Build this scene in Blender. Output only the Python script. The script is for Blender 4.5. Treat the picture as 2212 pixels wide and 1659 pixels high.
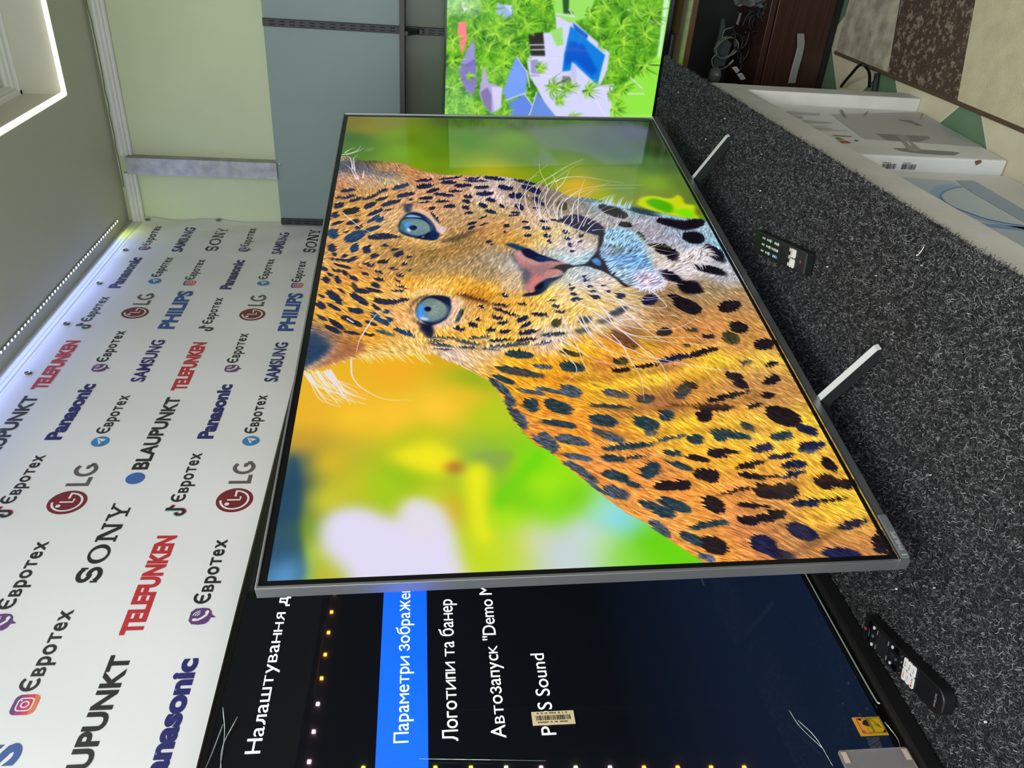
import bpy, bmesh, math, random
import numpy as np
from mathutils import Vector, Matrix
random.seed(5)
for o in list(bpy.data.objects): bpy.data.objects.remove(o, do_unlink=True)
SC = bpy.context.scene
COL = SC.collection
# ---------------------------------------------------------------- camera (phone held upright: the frame lies on its side)
ZC = 1.275
_f, _R = 1697.900, ((0.536439, -0.843923, 0.005187), (-0.098664, -0.068818, -0.992738), (0.838152, 0.532032, -0.120182))
cam = bpy.data.cameras.new('camera'); cam.sensor_width = 36.; cam.lens = 36.*_f/2212; cam.clip_start = .02
co = bpy.data.objects.new('camera', cam); COL.objects.link(co); SC.camera = co
_r, _d, _w = [Vector(v) for v in _R]          # right, down, forward of the upright view
co.matrix_world = Matrix(((_d.x, _r.x, -_w.x, 0), (_d.y, _r.y, -_w.y, 0), (_d.z, _r.z, -_w.z, ZC), (0, 0, 0, 1)))
# ---------------------------------------------------------------- world, lights, exposure
w = bpy.data.worlds.new('world'); SC.world = w; w.use_nodes = True
w.node_tree.nodes['Background'].inputs[0].default_value = (.9, .95, 1, 1)
w.node_tree.nodes['Background'].inputs[1].default_value = .0
SC.view_settings.view_transform = 'Standard'; SC.view_settings.look = 'None'
SC.view_settings.exposure = 0.; SC.view_settings.gamma = 1.
SC.cycles.use_denoising = True; SC.cycles.max_bounces = 7; SC.cycles.diffuse_bounces = 4
SC.cycles.sample_clamp_indirect = 6.; SC.cycles.caustics_reflective = False; SC.cycles.caustics_refractive = False
def area(name, loc, target, sx, sy, power, col):
    l = bpy.data.lights.new(name, 'AREA'); l.shape = 'RECTANGLE'; l.size = sx; l.size_y = sy; l.energy = power; l.color = col
    o = bpy.data.objects.new(name, l); COL.objects.link(o); o.location = loc
    o.rotation_euler = (Vector(target)-Vector(loc)).to_track_quat('-Z', 'Y').to_euler()
    return o
area('ceiling_fill_light', (-.55, -.1, 2.26), (-.45, -.1, 0), 1.0, .8, 46, (.95, .97, 1))  # unseen area lamp standing in for shop ceiling lamps behind the camera
area('tray_fill_light', (1.05, .0, 2.43), (1.05, .02, 0), .7, .5, 11, (.95, .98, 1))  # added fill lamp out of view in the tray, brightens banner and back wall
area('front_fill_light', (-1.66, .02, 1.45), (0, .02, 1.55), 1.7, 1.3, 42, (.87, .94, 1))  # added unseen fill from the front wall, no window there; lifts ceiling and walls
# ---------------------------------------------------------------- helpers
def lin(c):
    return tuple((v/255/12.92 if v/255 <= .04045 else ((v/255+.055)/1.055)**2.4) for v in c)
MATS = {}
def mat(name, col, rough=.6, metal=0., bump=0., bscale=60., var=0., vscale=8., emit=0., spec=.5, col2=None, alpha=1., aniso=None):
    if name in MATS: return MATS[name]
    m = bpy.data.materials.new(name); m.use_nodes = True; nt = m.node_tree; b = nt.nodes['Principled BSDF']
    c = (*lin(col), 1); b.inputs['Base Color'].default_value = c
    b.inputs['Roughness'].default_value = rough; b.inputs['Metallic'].default_value = metal
    b.inputs['Specular IOR Level'].default_value = spec; b.inputs['Alpha'].default_value = alpha
    tc = nt.nodes.new('ShaderNodeTexCoord')
    if var or col2:
        n = nt.nodes.new('ShaderNodeTexNoise'); n.inputs['Scale'].default_value = vscale; n.inputs['Detail'].default_value = 5
        nt.links.new(tc.outputs['Object'], n.inputs['Vector'])
        if aniso:
            mp = nt.nodes.new('ShaderNodeMapping'); mp.inputs['Scale'].default_value = aniso
            nt.links.new(tc.outputs['Object'], mp.inputs['Vector']); nt.links.new(mp.outputs[0], n.inputs['Vector'])
        r = nt.nodes.new('ShaderNodeValToRGB'); k = 1-var
        r.color_ramp.elements[0].position = .35; r.color_ramp.elements[1].position = .65
        r.color_ramp.elements[0].color = (c[0]*k, c[1]*k, c[2]*k, 1)
        k = 1+var
        r.color_ramp.elements[1].color = (*lin(col2), 1) if col2 else (min(1, c[0]*k), min(1, c[1]*k), min(1, c[2]*k), 1)
        nt.links.new(n.outputs['Fac'], r.inputs[0]); nt.links.new(r.outputs[0], b.inputs['Base Color'])
    if bump:
        n = nt.nodes.new('ShaderNodeTexNoise'); n.inputs['Scale'].default_value = bscale; n.inputs['Detail'].default_value = 4
        nt.links.new(tc.outputs['Object'], n.inputs['Vector'])
        if aniso:
            mp = nt.nodes.new('ShaderNodeMapping'); mp.inputs['Scale'].default_value = aniso
            nt.links.new(tc.outputs['Object'], mp.inputs['Vector']); nt.links.new(mp.outputs[0], n.inputs['Vector'])
        bn = nt.nodes.new('ShaderNodeBump'); bn.inputs['Strength'].default_value = bump; bn.inputs['Distance'].default_value = .004
        nt.links.new(n.outputs['Fac'], bn.inputs['Height']); nt.links.new(bn.outputs[0], b.inputs['Normal'])
    if emit:
        b.inputs['Emission Color'].default_value = c; b.inputs['Emission Strength'].default_value = emit
    MATS[name] = m
    return m
class MB:
    """collects faces for one mesh object"""
    def __init__(s): s.v, s.f, s.m, s.mats, s.T = [], [], [], [], None
    def mi(s, m):
        if m not in s.mats: s.mats.append(m)
        return s.mats.index(m)
    def add(s, V, F, m=None):
        k = len(s.v)
        if s.T is not None: V = [s.T@Vector(p) for p in V]
        s.v += [tuple(p) for p in V]; s.f += [tuple(i+k for i in f) for f in F]
        s.m += [s.mi(m) if m is not None else 0]*len(F); return s
    def box(s, a, b, m=None):
        (x0, y0, z0), (x1, y1, z1) = a, b
        V = [(x0, y0, z0), (x1, y0, z0), (x1, y1, z0), (x0, y1, z0), (x0, y0, z1), (x1, y0, z1), (x1, y1, z1), (x0, y1, z1)]
        return s.add(V, [(0, 3, 2, 1), (4, 5, 6, 7), (0, 1, 5, 4), (1, 2, 6, 5), (2, 3, 7, 6), (3, 0, 4, 7)], m)
    def poly(s, P, m=None): return s.add(P, [tuple(range(len(P)))], m)
    def prism(s, P, d, m=None):
        """polygon P (3d points) extruded by vector d"""
        d = Vector(d); P = [Vector(p) for p in P]; n = len(P)
        nrm = Vector((0, 0, 0))
        for i in range(n): nrm += P[i].cross(P[(i+1) % n])
        if nrm.dot(d) > 0: P = P[::-1]
        V = P+[p+d for p in P]
        return s.add(V, [tuple(range(n)), tuple(range(2*n-1, n-1, -1))]+[(i, i+n, (i+1) % n+n, (i+1) % n)[::1] for i in range(n)], m)
    def tube(s, P, r, n=8, m=None, smooth=4, r1=None):
        P = [Vector(p) for p in (cr(P, smooth) if smooth > 1 else P)]; L = len(P); V, F = [], []
        up = Vector((0, 0, 1)); prev = None
        for i, p in enumerate(P):
            t = (P[min(i+1, L-1)]-P[max(i-1, 0)]).normalized()
            a = prev if prev is not None else (t.cross(up) if abs(t.dot(up)) < .95 else t.cross(Vector((1, 0, 0))))
            a = (a-t*a.dot(t)).normalized(); prev = a; b = t.cross(a)
            rr = r if r1 is None else r+(r1-r)*i/(L-1)
            for k in range(n):
                u = 2*math.pi*k/n; V.append(p+a*(math.cos(u)*rr)+b*(math.sin(u)*rr))
        for i in range(L-1):
            for k in range(n): F.append((i*n+k, i*n+(k+1) % n, (i+1)*n+(k+1) % n, (i+1)*n+k))
        F += [tuple(range(n-1, -1, -1)), tuple(range((L-1)*n, L*n))]
        return s.add(V, F, m)
    def lathe(s, c, axis, prof, n=20, m=None):
        """profile [(radius, height)] turned about axis at c"""
        ax = Vector(axis).normalized(); a = ax.orthogonal().normalized(); b = ax.cross(a); c = Vector(c); V, F = [], []
        for r, h in prof:
            for k in range(n):
                u = 2*math.pi*k/n; V.append(c+ax*h+a*(r*math.cos(u))+b*(r*math.sin(u)))
        for i in range(len(prof)-1):
            for k in range(n): F.append((i*n+k, i*n+(k+1) % n, (i+1)*n+(k+1) % n, (i+1)*n+k))
        return s.add(V, F, m)
    def build(s, name, m=None, parent=None, bevel=0., smooth=False, seg=2):
        me = bpy.data.meshes.new(name); me.from_pydata(s.v, [], s.f)
        for k in (s.mats or [m]): me.materials.append(k)
        if s.mats: me.polygons.foreach_set('material_index', s.m)
        if smooth: me.polygons.foreach_set('use_smooth', [True]*len(me.polygons))
        me.validate(); me.update()
        o = bpy.data.objects.new(name, me); COL.objects.link(o)
        if parent is not None: o.parent = parent
        if bevel:
            b = o.modifiers.new('bevel', 'BEVEL'); b.width = bevel; b.segments = seg; b.limit_method = 'ANGLE'; b.angle_limit = .6
        return o
def tag(o, label=None, cat=None, group=None, kind=None):
    if label: o['label'] = label
    if cat: o['category'] = cat
    if group: o['group'] = group
    if kind: o['kind'] = kind
    return o
def thing(name, label, cat, loc=(0, 0, 0), group=None, matrix=None):
    o = bpy.data.objects.new(name, None); COL.objects.link(o); o.empty_display_size = .05
    o.location = loc
    if matrix is not None: o.matrix_world = matrix
    return tag(o, label, cat, group)
def copy_tree(o, parent=None):
    c = o.copy(); COL.objects.link(c)
    if parent is not None: c.parent = parent
    for ch in list(o.children): copy_tree(ch, c)
    return c
_TXT, _GL = {}, {}
def _glyph(ch, bold):
    k = (ch, bold)
    if k not in _GL:
        c = bpy.data.curves.new('lettering', 'FONT'); c.body = ch; c.resolution_u = 4; c.offset = bold; c.fill_mode = 'FRONT'
        o = bpy.data.objects.new('lettering', c); COL.objects.link(o)
        me = bpy.data.meshes.new_from_object(o.evaluated_get(bpy.context.evaluated_depsgraph_get()))
        V = np.array([v.co[:2] for v in me.vertices]).reshape(-1, 2); F = [tuple(p.vertices) for p in me.polygons]
        bpy.data.objects.remove(o); bpy.data.curves.remove(c); bpy.data.meshes.remove(me); _GL[k] = (V, F)
    return _GL[k]
_CYR = {'\u0435': 'e', '\u0445': 'x', '\u0440': 'p', '\u043e': 'o', '\u0430': 'a', '\u0441': 'c', '\u0443': 'y', '\u041d': 'H', '\u0410': 'A'}
_CAP = {'\u043d': ('H', 1), '\u0442': ('T', 1), '\u0432': ('B', 1), '\u043a': ('K', 1), '\u043c': ('M', 1), '\u0438': ('N', -1), '\u044f': ('R', -1)}
def _bars(R):
    V, F = [], []
    for x0, y0, x1, y1 in R: F.append(tuple(range(len(V), len(V)+4))); V += [(x0, y0), (x1, y0), (x1, y1), (x0, y1)]
    return np.array(V, float), F
def glyph(ch, bold):
    """letter shape; Cyrillic small letters are drawn from the matching capitals at lower-case height"""
    xh = _glyph('x', bold)[0][:, 1].max(); w_ = .085+2*bold
    if ch in _CYR: return _glyph(_CYR[ch], bold)
    if ch in _CAP:
        c, sg = _CAP[ch]; V, F = _glyph(c, bold*1.3); V = V.copy(); V[:, 1] *= xh/V[:, 1].max(); V[:, 0] *= .84*sg; return V, F
    cap = _glyph('H', bold)[0][:, 1].max()
    if ch in '\u041f\u043f': h = cap if ch == '\u041f' else xh; q = .62*h+.10; return _bars([(0, 0, w_, h), (q-w_, 0, q, h), (w_, h-w_*.9, q-w_, h)])
    if ch == '\u0433': return _bars([(0, 0, w_, xh), (w_, xh-w_*.9, .34, xh)])
    if ch == '\u0448': return _bars([(0, 0, w_, xh), (.27, 0, .27+w_, xh), (.54, 0, .54+w_, xh), (w_, 0, .27, w_*.9), (.27+w_, 0, .54, w_*.9)])
    if ch in '\u041b\u043b\u0434':
        h = cap if ch == '\u041b' else xh; q = .62*h+.14
        V, F = _bars([(q-w_, 0, q, h), (.16, h-w_*.9, q-w_, h)])
        P = [(.16, h), (.16+w_, h-w_*.9), (.14+w_, .30*h), (.08+w_*.6, w_*.2), (0, 0), (0, w_*.85), (.07, w_*1.3), (.14, .40*h)]
        n = len(V); V = np.vstack([V, P]); F = F+[(n, n+7, n+1), (n+1, n+7, n+2), (n+7, n+6, n+2), (n+6, n+3, n+2), (n+6, n+5, n+3), (n+5, n+4, n+3)]
        if ch == '\u0434':
            B, G = _bars([(0, 0, q+.04, w_*.9), (-.04, -.14, w_-.04, w_*.9), (q+.05-w_, -.14, q+.05, w_*.9)]); k = len(V); V = np.vstack([V, B]); F = F+[tuple(a+k for a in f) for f in G]
        return V, F
    if ch == '\u0404':
        r = cap/2*1.02; a = np.radians(np.linspace(48, 312, 25)); O = np.stack([.40+np.cos(a)*r*1.05, cap/2+np.sin(a)*r], 1); I = np.stack([.40+np.cos(a)*(r-w_)*1.02, cap/2+np.sin(a)*(r-w_*.95)], 1)
        V = np.vstack([O, I]); F = [(k, k+1, 26+k, 25+k) for k in range(24)]
        B, G = _bars([(.40-r*.9, cap/2-w_*.45, .52, cap/2+w_*.45)]); return np.vstack([V, B]), F+[tuple(q+50 for q in f) for f in G]
    return _glyph(ch, bold)
def text_mesh(s, bold=0.):
    """letters side by side -> (2d vertices, faces, size), bounding box brought to 0..1"""
    k = (s, bold)
    if k in _TXT: return _TXT[k]
    if all(ord(c) < 256 for c in s): V, F = _glyph(s, bold)
    else:
        V, F, x = [], [], 0.; n = 0
        for c in s:
            if c == ' ': x += .26; continue
            v, f = glyph(c, bold); v = v-np.array([v[:, 0].min(), 0]); V.append(v+np.array([x, 0])); F += [tuple(i+n for i in q) for q in f]; n += len(v); x += v[:, 0].max()+.075
        V = np.vstack(V)
    lo, hi = V.min(0), V.max(0); _TXT[k] = ((V-lo)/(hi-lo), F, (hi-lo)); return _TXT[k]
def put_text(mb, s, origin, du, dv, m, bold=0.):
    """letters filling the parallelogram origin, du (width), dv (height)"""
    V, F, _ = text_mesh(s, bold); o, du, dv = Vector(origin), Vector(du), Vector(dv)
    mb.add([o+du*float(a)+dv*float(b) for a, b in V], F, m)
def cr(pts, n=8):
    """Catmull-Rom through points."""
    P = np.array(pts, float)
    if len(P) < 3: return P
    Q = np.vstack([2*P[0]-P[1], P, 2*P[-1]-P[-2]])
    t = np.linspace(0, 1, n, endpoint=False)[:, None]
    out = []
    for i in range(1, len(Q)-2):
        a, b, c, d = Q[i-1], Q[i], Q[i+1], Q[i+2]
        out.append(.5*(2*b+(c-a)*t+(2*a-5*b+4*c-d)*t**2+(3*b-a-3*c+d)*t**3))
    return np.vstack(out+[P[-1:]])
# measured points, metres
PT = {'cam': {'f': 1697.9,'rows': [[0.536439,-0.843923,0.005187],[-0.098664,-0.068818,-0.992738],[0.838152,0.532032,-0.120182]]},'tv': {'tl': [0.7041,0.7346,1.4552],'yaw': -0.145709,'tilt': 0.031221},'coil': [2.6,0.378,0.3089],'coil_r': [0.027350000000000013,0.030600000000000016],'coil_tail': [[2.57,0.3944,0.3397],[2.57,0.41,0.3542],[2.57,0.4321,0.3467],[2.57,0.44,0.3298],[2.57,0.4366,0.3111],[2.57,0.4244,0.2944],[2.57,0.4108,0.2837]],'coil_top': [[2.61,0.3703,0.3206],[2.61,0.3359,0.3199],[2.61,0.3269,0.3109],[2.61,0.3217,0.2928]],'grey': [[2.63,0.3002,0.3265],[2.63,0.3021,0.3178],[2.63,0.326,0.3097],[2.63,0.3506,0.3098],[2.63,0.3713,0.2773],[2.63,0.4402,0.2872],[2.63,0.4446,0.3231],[2.63,0.3815,0.3282],[2.63,0.3441,0.3252]],'bundle': [[[2.55,0.3132,0.286],[2.55,0.2772,0.2757],[2.55,0.2593,0.2479],[2.55,0.2675,0.2272],[2.55,0.3026,0.2238],[2.55,0.3225,0.2378],[2.55,0.3119,0.262],[2.55,0.2813,0.264],[2.55,0.275,0.236],[2.55,0.2981,0.2276]],[[2.57,0.2652,0.2659],[2.57,0.2829,0.2454],[2.57,0.3068,0.2478],[2.57,0.3176,0.226],[2.57,0.2953,0.2125],[2.57,0.2587,0.2351]],[[2.59,0.2985,0.2642],[2.59,0.3165,0.2407],[2.59,0.3375,0.2246],[2.59,0.3624,0.2324],[2.59,0.3735,0.2547],[2.59,0.394,0.2666],[2.59,0.4134,0.2537],[2.59,0.3978,0.2434]],[[2.55,0.3363,0.3157],[2.55,0.3304,0.2955],[2.55,0.3462,0.2756],[2.55,0.3728,0.2748],[2.55,0.3575,0.262],[2.55,0.3236,0.2592]],[[2.57,0.4424,0.2513],[2.57,0.42,0.2566],[2.57,0.3892,0.2416],[2.57,0.3648,0.2447],[2.57,0.3393,0.27]],[[2.59,0.26,0.2137],[2.59,0.2782,0.2009],[2.59,0.2907,0.1895]],[[2.55,0.3078,0.3168],[2.55,0.3379,0.3019],[2.55,0.3691,0.2974],[2.55,0.3874,0.2714],[2.55,0.4219,0.2688]],[[2.57,0.2696,0.3025],[2.57,0.2987,0.2741],[2.57,0.2714,0.2509],[2.57,0.2884,0.2169],[2.57,0.3278,0.2372],[2.57,0.3271,0.2674]]],'tag1': [[2.52,0.4243,0.3035],[2.52,0.4211,0.2892],[2.52,0.4328,0.2756],[2.52,0.4407,0.2847]],'tag2': [[2.515,0.4422,0.2848],[2.515,0.4377,0.2694],[2.515,0.4544,0.2531],[2.515,0.4593,0.2671]],'tag3': [[2.55,0.3037,0.307],[2.55,0.308,0.2993],[2.55,0.2737,0.2966],[2.55,0.2717,0.3024]],'dome': [2.55,0.4549,0.3525],'bag': [[2.53,0.2818,0.3218],[2.53,0.2801,0.3116],[2.53,0.2646,0.3046],[2.53,0.2448,0.2591],[2.53,0.2304,0.2283],[2.53,0.2122,0.2276],[2.53,0.219,0.344],[2.53,0.2496,0.3239]],'strap': [[2.485,0.3105,0.1389],[2.485,0.3093,0.1178],[2.485,0.3318,0.1096],[2.485,0.3483,0.1069],[2.485,0.3796,0.1063],[2.485,0.4188,0.1078],[2.485,0.4524,0.1068],[2.485,0.4535,0.13],[2.485,0.4077,0.13],[2.485,0.3735,0.1284],[2.485,0.3495,0.1282]],'cabline': [[2.49,0.2254,0.2217],[2.49,0.4505,0.2263],[2.49,0.2148,0.0379],[2.49,0.451,0.0329]],'fcable': [[2.3499,0.432,0.02],[2.3183,0.4119,0.03],[2.2388,0.3776,0.06],[2.2044,0.3571,0.07],[2.1723,0.3426,0.08],[2.1435,0.3355,0.085],[2.1471,0.3439,0.07],[2.1644,0.3579,0.05],[2.1879,0.3781,0.03],[2.1962,0.401,0.02]],'rod': [[2.1935,0.3632,0.02],[2.1695,0.4002,0.02]],'mon_screen': [[1.8878,0.413,0.2733],[1.9509,0.4105,-0.0208],[1.6773,0.4213,-0.003],[1.6974,0.4205,0.281]],'mon_back': [[1.7404,0.4188,0.2311],[1.7382,0.4189,0.1026],[1.7247,0.4195,0.1035],[1.6927,0.4207,0.1483],[1.6918,0.4208,0.2275],[1.7142,0.4199,0.229]],'mon_stem': [[1.7335,0.4191,0.1847],[1.737,0.419,0.1594],[1.6895,0.4209,0.172],[1.6232,0.4235,0.1807],[1.6126,0.4239,0.2183],[1.6734,0.4215,0.1982]],'mon_hole': [[1.6878,0.4209,0.1849],[1.6884,0.4209,0.1802],[1.6592,0.4221,0.1864],[1.6552,0.4222,0.194]],'mon_base': [[1.6366,0.423,0.2435],[1.6382,0.4229,0.2065],[1.6333,0.4231,0.1729],[1.6301,0.4232,0.1104],[1.6239,0.4235,0.0927],[1.6054,0.4242,0.1167],[1.6053,0.4242,0.1571],[1.6098,0.424,0.2072],[1.6197,0.4236,0.2334]],'mon_lab': [[1.6964,0.4206,0.3504],[1.6978,0.4205,0.3401],[1.6595,0.422,0.3283],[1.6562,0.4222,0.353]],'mon_red': [[1.7141,0.4199,0.3488],[1.7117,0.42,0.3044],[1.7063,0.4202,0.3059],[1.7087,0.4201,0.3501]],'mon_dark': [[1.6839,0.4211,0.3102],[1.6819,0.4212,0.3015],[1.6744,0.4215,0.3056],[1.677,0.4213,0.3141]],'mon_dark2': [[1.6834,0.4211,0.3701],[1.6814,0.4212,0.3615],[1.6733,0.4215,0.3656],[1.6753,0.4214,0.3744]],'mon_scuff': [[[1.9338,0.4112,0.2298],[1.9308,0.4113,0.224],[1.8661,0.4138,0.2437],[1.8589,0.4141,0.2517],[1.8967,0.4126,0.2423]],[[1.8678,0.4138,0.1123],[1.866,0.4138,0.0753],[1.8229,0.4156,0.0685],[1.8242,0.4155,0.0841],[1.8457,0.4146,0.0864],[1.8547,0.4143,0.1004]],[[1.8558,0.4143,0.069],[1.821,0.4156,0.0812],[1.8178,0.4158,0.0889]],[[1.8899,0.4129,0.1888],[1.939,0.4109,0.1501],[1.9171,0.4118,0.1634],[1.8863,0.413,0.1869]],[[1.9344,0.4111,0.007],[1.9331,0.4112,0.0053],[1.8826,0.4132,0.041],[1.8838,0.4131,0.0427]]],'mon_text': [[[1.8915,0.4128,0.4066],[1.8959,0.4127,0.3631],[1.8874,0.413,0.3003],[1.8727,0.4136,0.31],[1.8738,0.4135,0.3689],[1.8812,0.4132,0.4043]],[[1.8656,0.4139,0.4041],[1.862,0.414,0.361],[1.8386,0.4149,0.3629],[1.8402,0.4149,0.4016]],[[1.8251,0.4155,0.4015],[1.8249,0.4155,0.3703],[1.816,0.4158,0.2972],[1.8079,0.4162,0.3182],[1.8036,0.4163,0.3792],[1.8107,0.416,0.398]],[[1.776,0.4174,0.4016],[1.782,0.4172,0.3283],[1.7781,0.4173,0.3315],[1.7711,0.4176,0.4021]],[[1.7674,0.4178,0.3945],[1.7682,0.4177,0.3237],[1.7601,0.418,0.3304],[1.7512,0.4184,0.3922]],[[1.7469,0.4186,0.3895],[1.7546,0.4183,0.2961],[1.7516,0.4184,0.2975],[1.7436,0.4187,0.3894]]],'mon_shade': [[1.7679,0.4177,0.3912],[1.7424,0.4188,0.3718],[1.6037,0.4243,0.3643],[1.5883,0.4249,0.3575],[1.5846,0.425,0.3874]],'mon_side': {'x': 1.585},'mon_bars': [[[1.585,0.4423,0.2883],[1.585,0.4416,0.2548],[1.585,0.453,0.2542],[1.585,0.4531,0.2878]],[[1.585,0.4417,0.2423],[1.585,0.4414,0.2086],[1.585,0.4528,0.2082],[1.585,0.4529,0.2421]]],'mon_stain': [[1.585,0.4279,0.0792],[1.585,0.4255,0.0696],[1.585,0.4272,0.0635],[1.585,0.4322,0.0646],[1.585,0.4375,0.0731],[1.585,0.4327,0.0782]],'im_screen': [[1.5267,0.4535,0.331],[1.526,0.4535,0.2617],[1.5151,0.4535,0.1644],[1.2584,0.4535,0.182],[1.056,0.4535,0.3246],[1.0924,0.4535,0.3271],[1.2001,0.4535,0.3125],[1.2779,0.4535,0.3239],[1.4037,0.4535,0.3299]],'im_chin': [[1.5198,0.4535,0.1544],[1.5224,0.4535,0.1225],[1.5212,0.4535,0.1108],[1.3469,0.4535,0.1196],[1.277,0.4535,0.1689],[1.4531,0.4535,0.1666]],'im_in': [[1.4735,0.4535,0.17],[1.4647,0.4535,0.1936],[1.4419,0.4535,0.228],[1.4185,0.4535,0.2512],[1.4016,0.4535,0.2605],[1.3764,0.4535,0.2675],[1.344,0.4535,0.2679],[1.3139,0.4535,0.2549],[1.2868,0.4535,0.241],[1.2673,0.4535,0.2152],[1.2543,0.4535,0.1848],[1.2624,0.4535,0.1791],[1.3875,0.4535,0.1751]],'im_glow': [[1.4798,0.4535,0.1661],[1.4889,0.4535,0.1961],[1.4701,0.4535,0.2332],[1.4335,0.4535,0.2632],[1.3905,0.4535,0.2819],[1.3506,0.4535,0.2878],[1.3138,0.4535,0.2786],[1.2763,0.4535,0.2479],[1.2382,0.4535,0.1962],[1.2543,0.4535,0.1848],[1.2673,0.4535,0.2152],[1.2868,0.4535,0.241],[1.3139,0.4535,0.2549],[1.344,0.4535,0.2679],[1.3764,0.4535,0.2675],[1.4016,0.4535,0.2605],[1.4185,0.4535,0.2512],[1.4419,0.4535,0.228],[1.4647,0.4535,0.1936]],'im_sw': [[[1.2758,0.4535,0.3252],[1.2668,0.4535,0.2695],[1.2502,0.4535,0.1877],[1.2303,0.4535,0.2017],[1.2451,0.4535,0.2531],[1.2614,0.4535,0.2883]],[[1.1978,0.4535,0.3199],[1.1728,0.4535,0.3012],[1.1413,0.4535,0.2644],[1.1241,0.4535,0.2766],[1.1315,0.4535,0.3145],[1.1676,0.4535,0.3263]],[[1.1343,0.4535,0.3225],[1.1342,0.4535,0.2985],[1.1275,0.4535,0.2742],[1.1106,0.4535,0.2861],[1.1184,0.4535,0.3164]],[[1.0928,0.4535,0.32],[1.099,0.4535,0.2943],[1.0876,0.4535,0.3023]]],'im_edge': [[1.5723,0.4535,0.3252],[1.5719,0.4535,0.1276],[1.5692,0.4535,-0.0085]],'fascia_low': [0.454],'rem_far': [[1.4822,0.5618,0.581],[1.2561,0.5139,0.581],[1.2491,0.5572,0.581],[1.4713,0.6004,0.581]],'rem_near': [[0.7745,0.9086,0.581],[0.7638,0.9532,0.581],[0.5799,0.8913,0.581],[0.5898,0.8573,0.581]],'thread': [[0.9671,0.3832,0.572],[0.969,0.3881,0.572],[0.9712,0.3943,0.572],[0.9756,0.4003,0.572],[0.976,0.3981,0.572]],'lint': [[0.7906,0.648,0.571],[0.7598,0.8394,0.571],[1.5166,0.5244,0.571],[1.2038,0.5186,0.571],[1.5399,0.4968,0.571],[1.0616,0.4701,0.571],[1.9158,0.4921,0.571],[2.1968,0.4413,0.571],[1.8181,0.4185,0.571],[0.9669,0.4109,0.571],[1.575,0.4307,0.571],[0.7001,0.7736,0.571],[0.5398,0.8405,0.571]]}
# ---------------------------------------------------------------- the room
XW, YB, YR, XF, ZT = 2.768, 1.08, -1.0, -1.7, 2.285
M_wall = mat('green_paint', (194, 203, 166), .55, var=.05, vscale=2.2, bump=.05, bscale=30)
M_wall2 = mat('plain_paint', (196, 197, 190), .6, var=.03, vscale=2)
M_ceil = mat('ceiling_paint', (202, 202, 186), .55, var=.03, vscale=1.5)
M_trim = mat('white_moulding', (216, 218, 212), .5, var=.04, vscale=6)
def struct(name, mb, m=None, parent=None, **k):
    o = mb.build(name, m, parent, **k)
    if parent is None: o['kind'] = 'structure'
    return o
struct('wall_back', MB().box((XW, YR-.1, 0), (XW+.1, YB+.1, ZT+.3)), M_wall)
struct('wall_left', MB().box((XF-.1, YB, 0), (XW, YB+.1, ZT+.3)), M_wall2)
struct('wall_right', MB().box((XF-.1, YR-.1, 0), (XW, YR, ZT+.3)), mat('dark_grey_wall', (120, 118, 114), .7, var=.2, vscale=3))
struct('wall_front', MB().box((XF-.1, YR, 0), (XF, YB, ZT+.3)), M_wall2)
# floor: pale tiles and green ones set on the diagonal
def floor_mat():
    m = bpy.data.materials.new('floor_tiles'); m.use_nodes = True; nt = m.node_tree; b = nt.nodes['Principled BSDF']; L = nt.links
    b.inputs['Roughness'].default_value = .35
    tc = nt.nodes.new('ShaderNodeTexCoord'); sp = nt.nodes.new('ShaderNodeSeparateXYZ'); L.new(tc.outputs['Object'], sp.inputs[0])
    def mth(op, a, c):
        n = nt.nodes.new('ShaderNodeMath'); n.operation = op
        for i, v in enumerate((a, c)):
            if v is None: continue
            if isinstance(v, (int, float)): n.inputs[i].default_value = v
            else: L.new(v, n.inputs[i])
        return n.outputs[0]
    x = mth('SUBTRACT', sp.outputs[0], 1.769); y = mth('SUBTRACT', sp.outputs[1], .318)
    u = mth('DIVIDE', mth('ADD', x, y), .386); v = mth('DIVIDE', mth('SUBTRACT', x, y), .386)
    par = mth('PINGPONG', mth('ADD', mth('FLOOR', u, None), mth('FLOOR', v, None)), 1.)
    def edge(t):
        f = mth('FRACT', t, None); return mth('MINIMUM', f, mth('SUBTRACT', 1., f))
    g = mth('LESS_THAN', mth('MINIMUM', edge(u), edge(v)), .008)
    n = nt.nodes.new('ShaderNodeTexNoise'); n.inputs['Scale'].default_value = 9; n.inputs['Detail'].default_value = 6; L.new(tc.outputs['Object'], n.inputs['Vector'])
    def mix(f, a, c):
        k = nt.nodes.new('ShaderNodeMix'); k.data_type = 'RGBA'; L.new(f, k.inputs[0])
        for i, q in ((6, a), (7, c)):
            if isinstance(q, tuple): k.inputs[i].default_value = (*lin(q), 1)
            else: L.new(q, k.inputs[i])
        return k.outputs[2]
    bei = mix(n.outputs['Fac'], (190, 180, 146), (226, 218, 192)); gre = mix(n.outputs['Fac'], (82, 112, 84), (112, 140, 108))
    L.new(mix(g, mix(par, bei, gre), (214, 210, 190)), b.inputs['Base Color'])
    return m
struct('floor', MB().box((XF-.1, YR-.1, -.1), (XW+.1, YB+.1, 0)), floor_mat())
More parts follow.
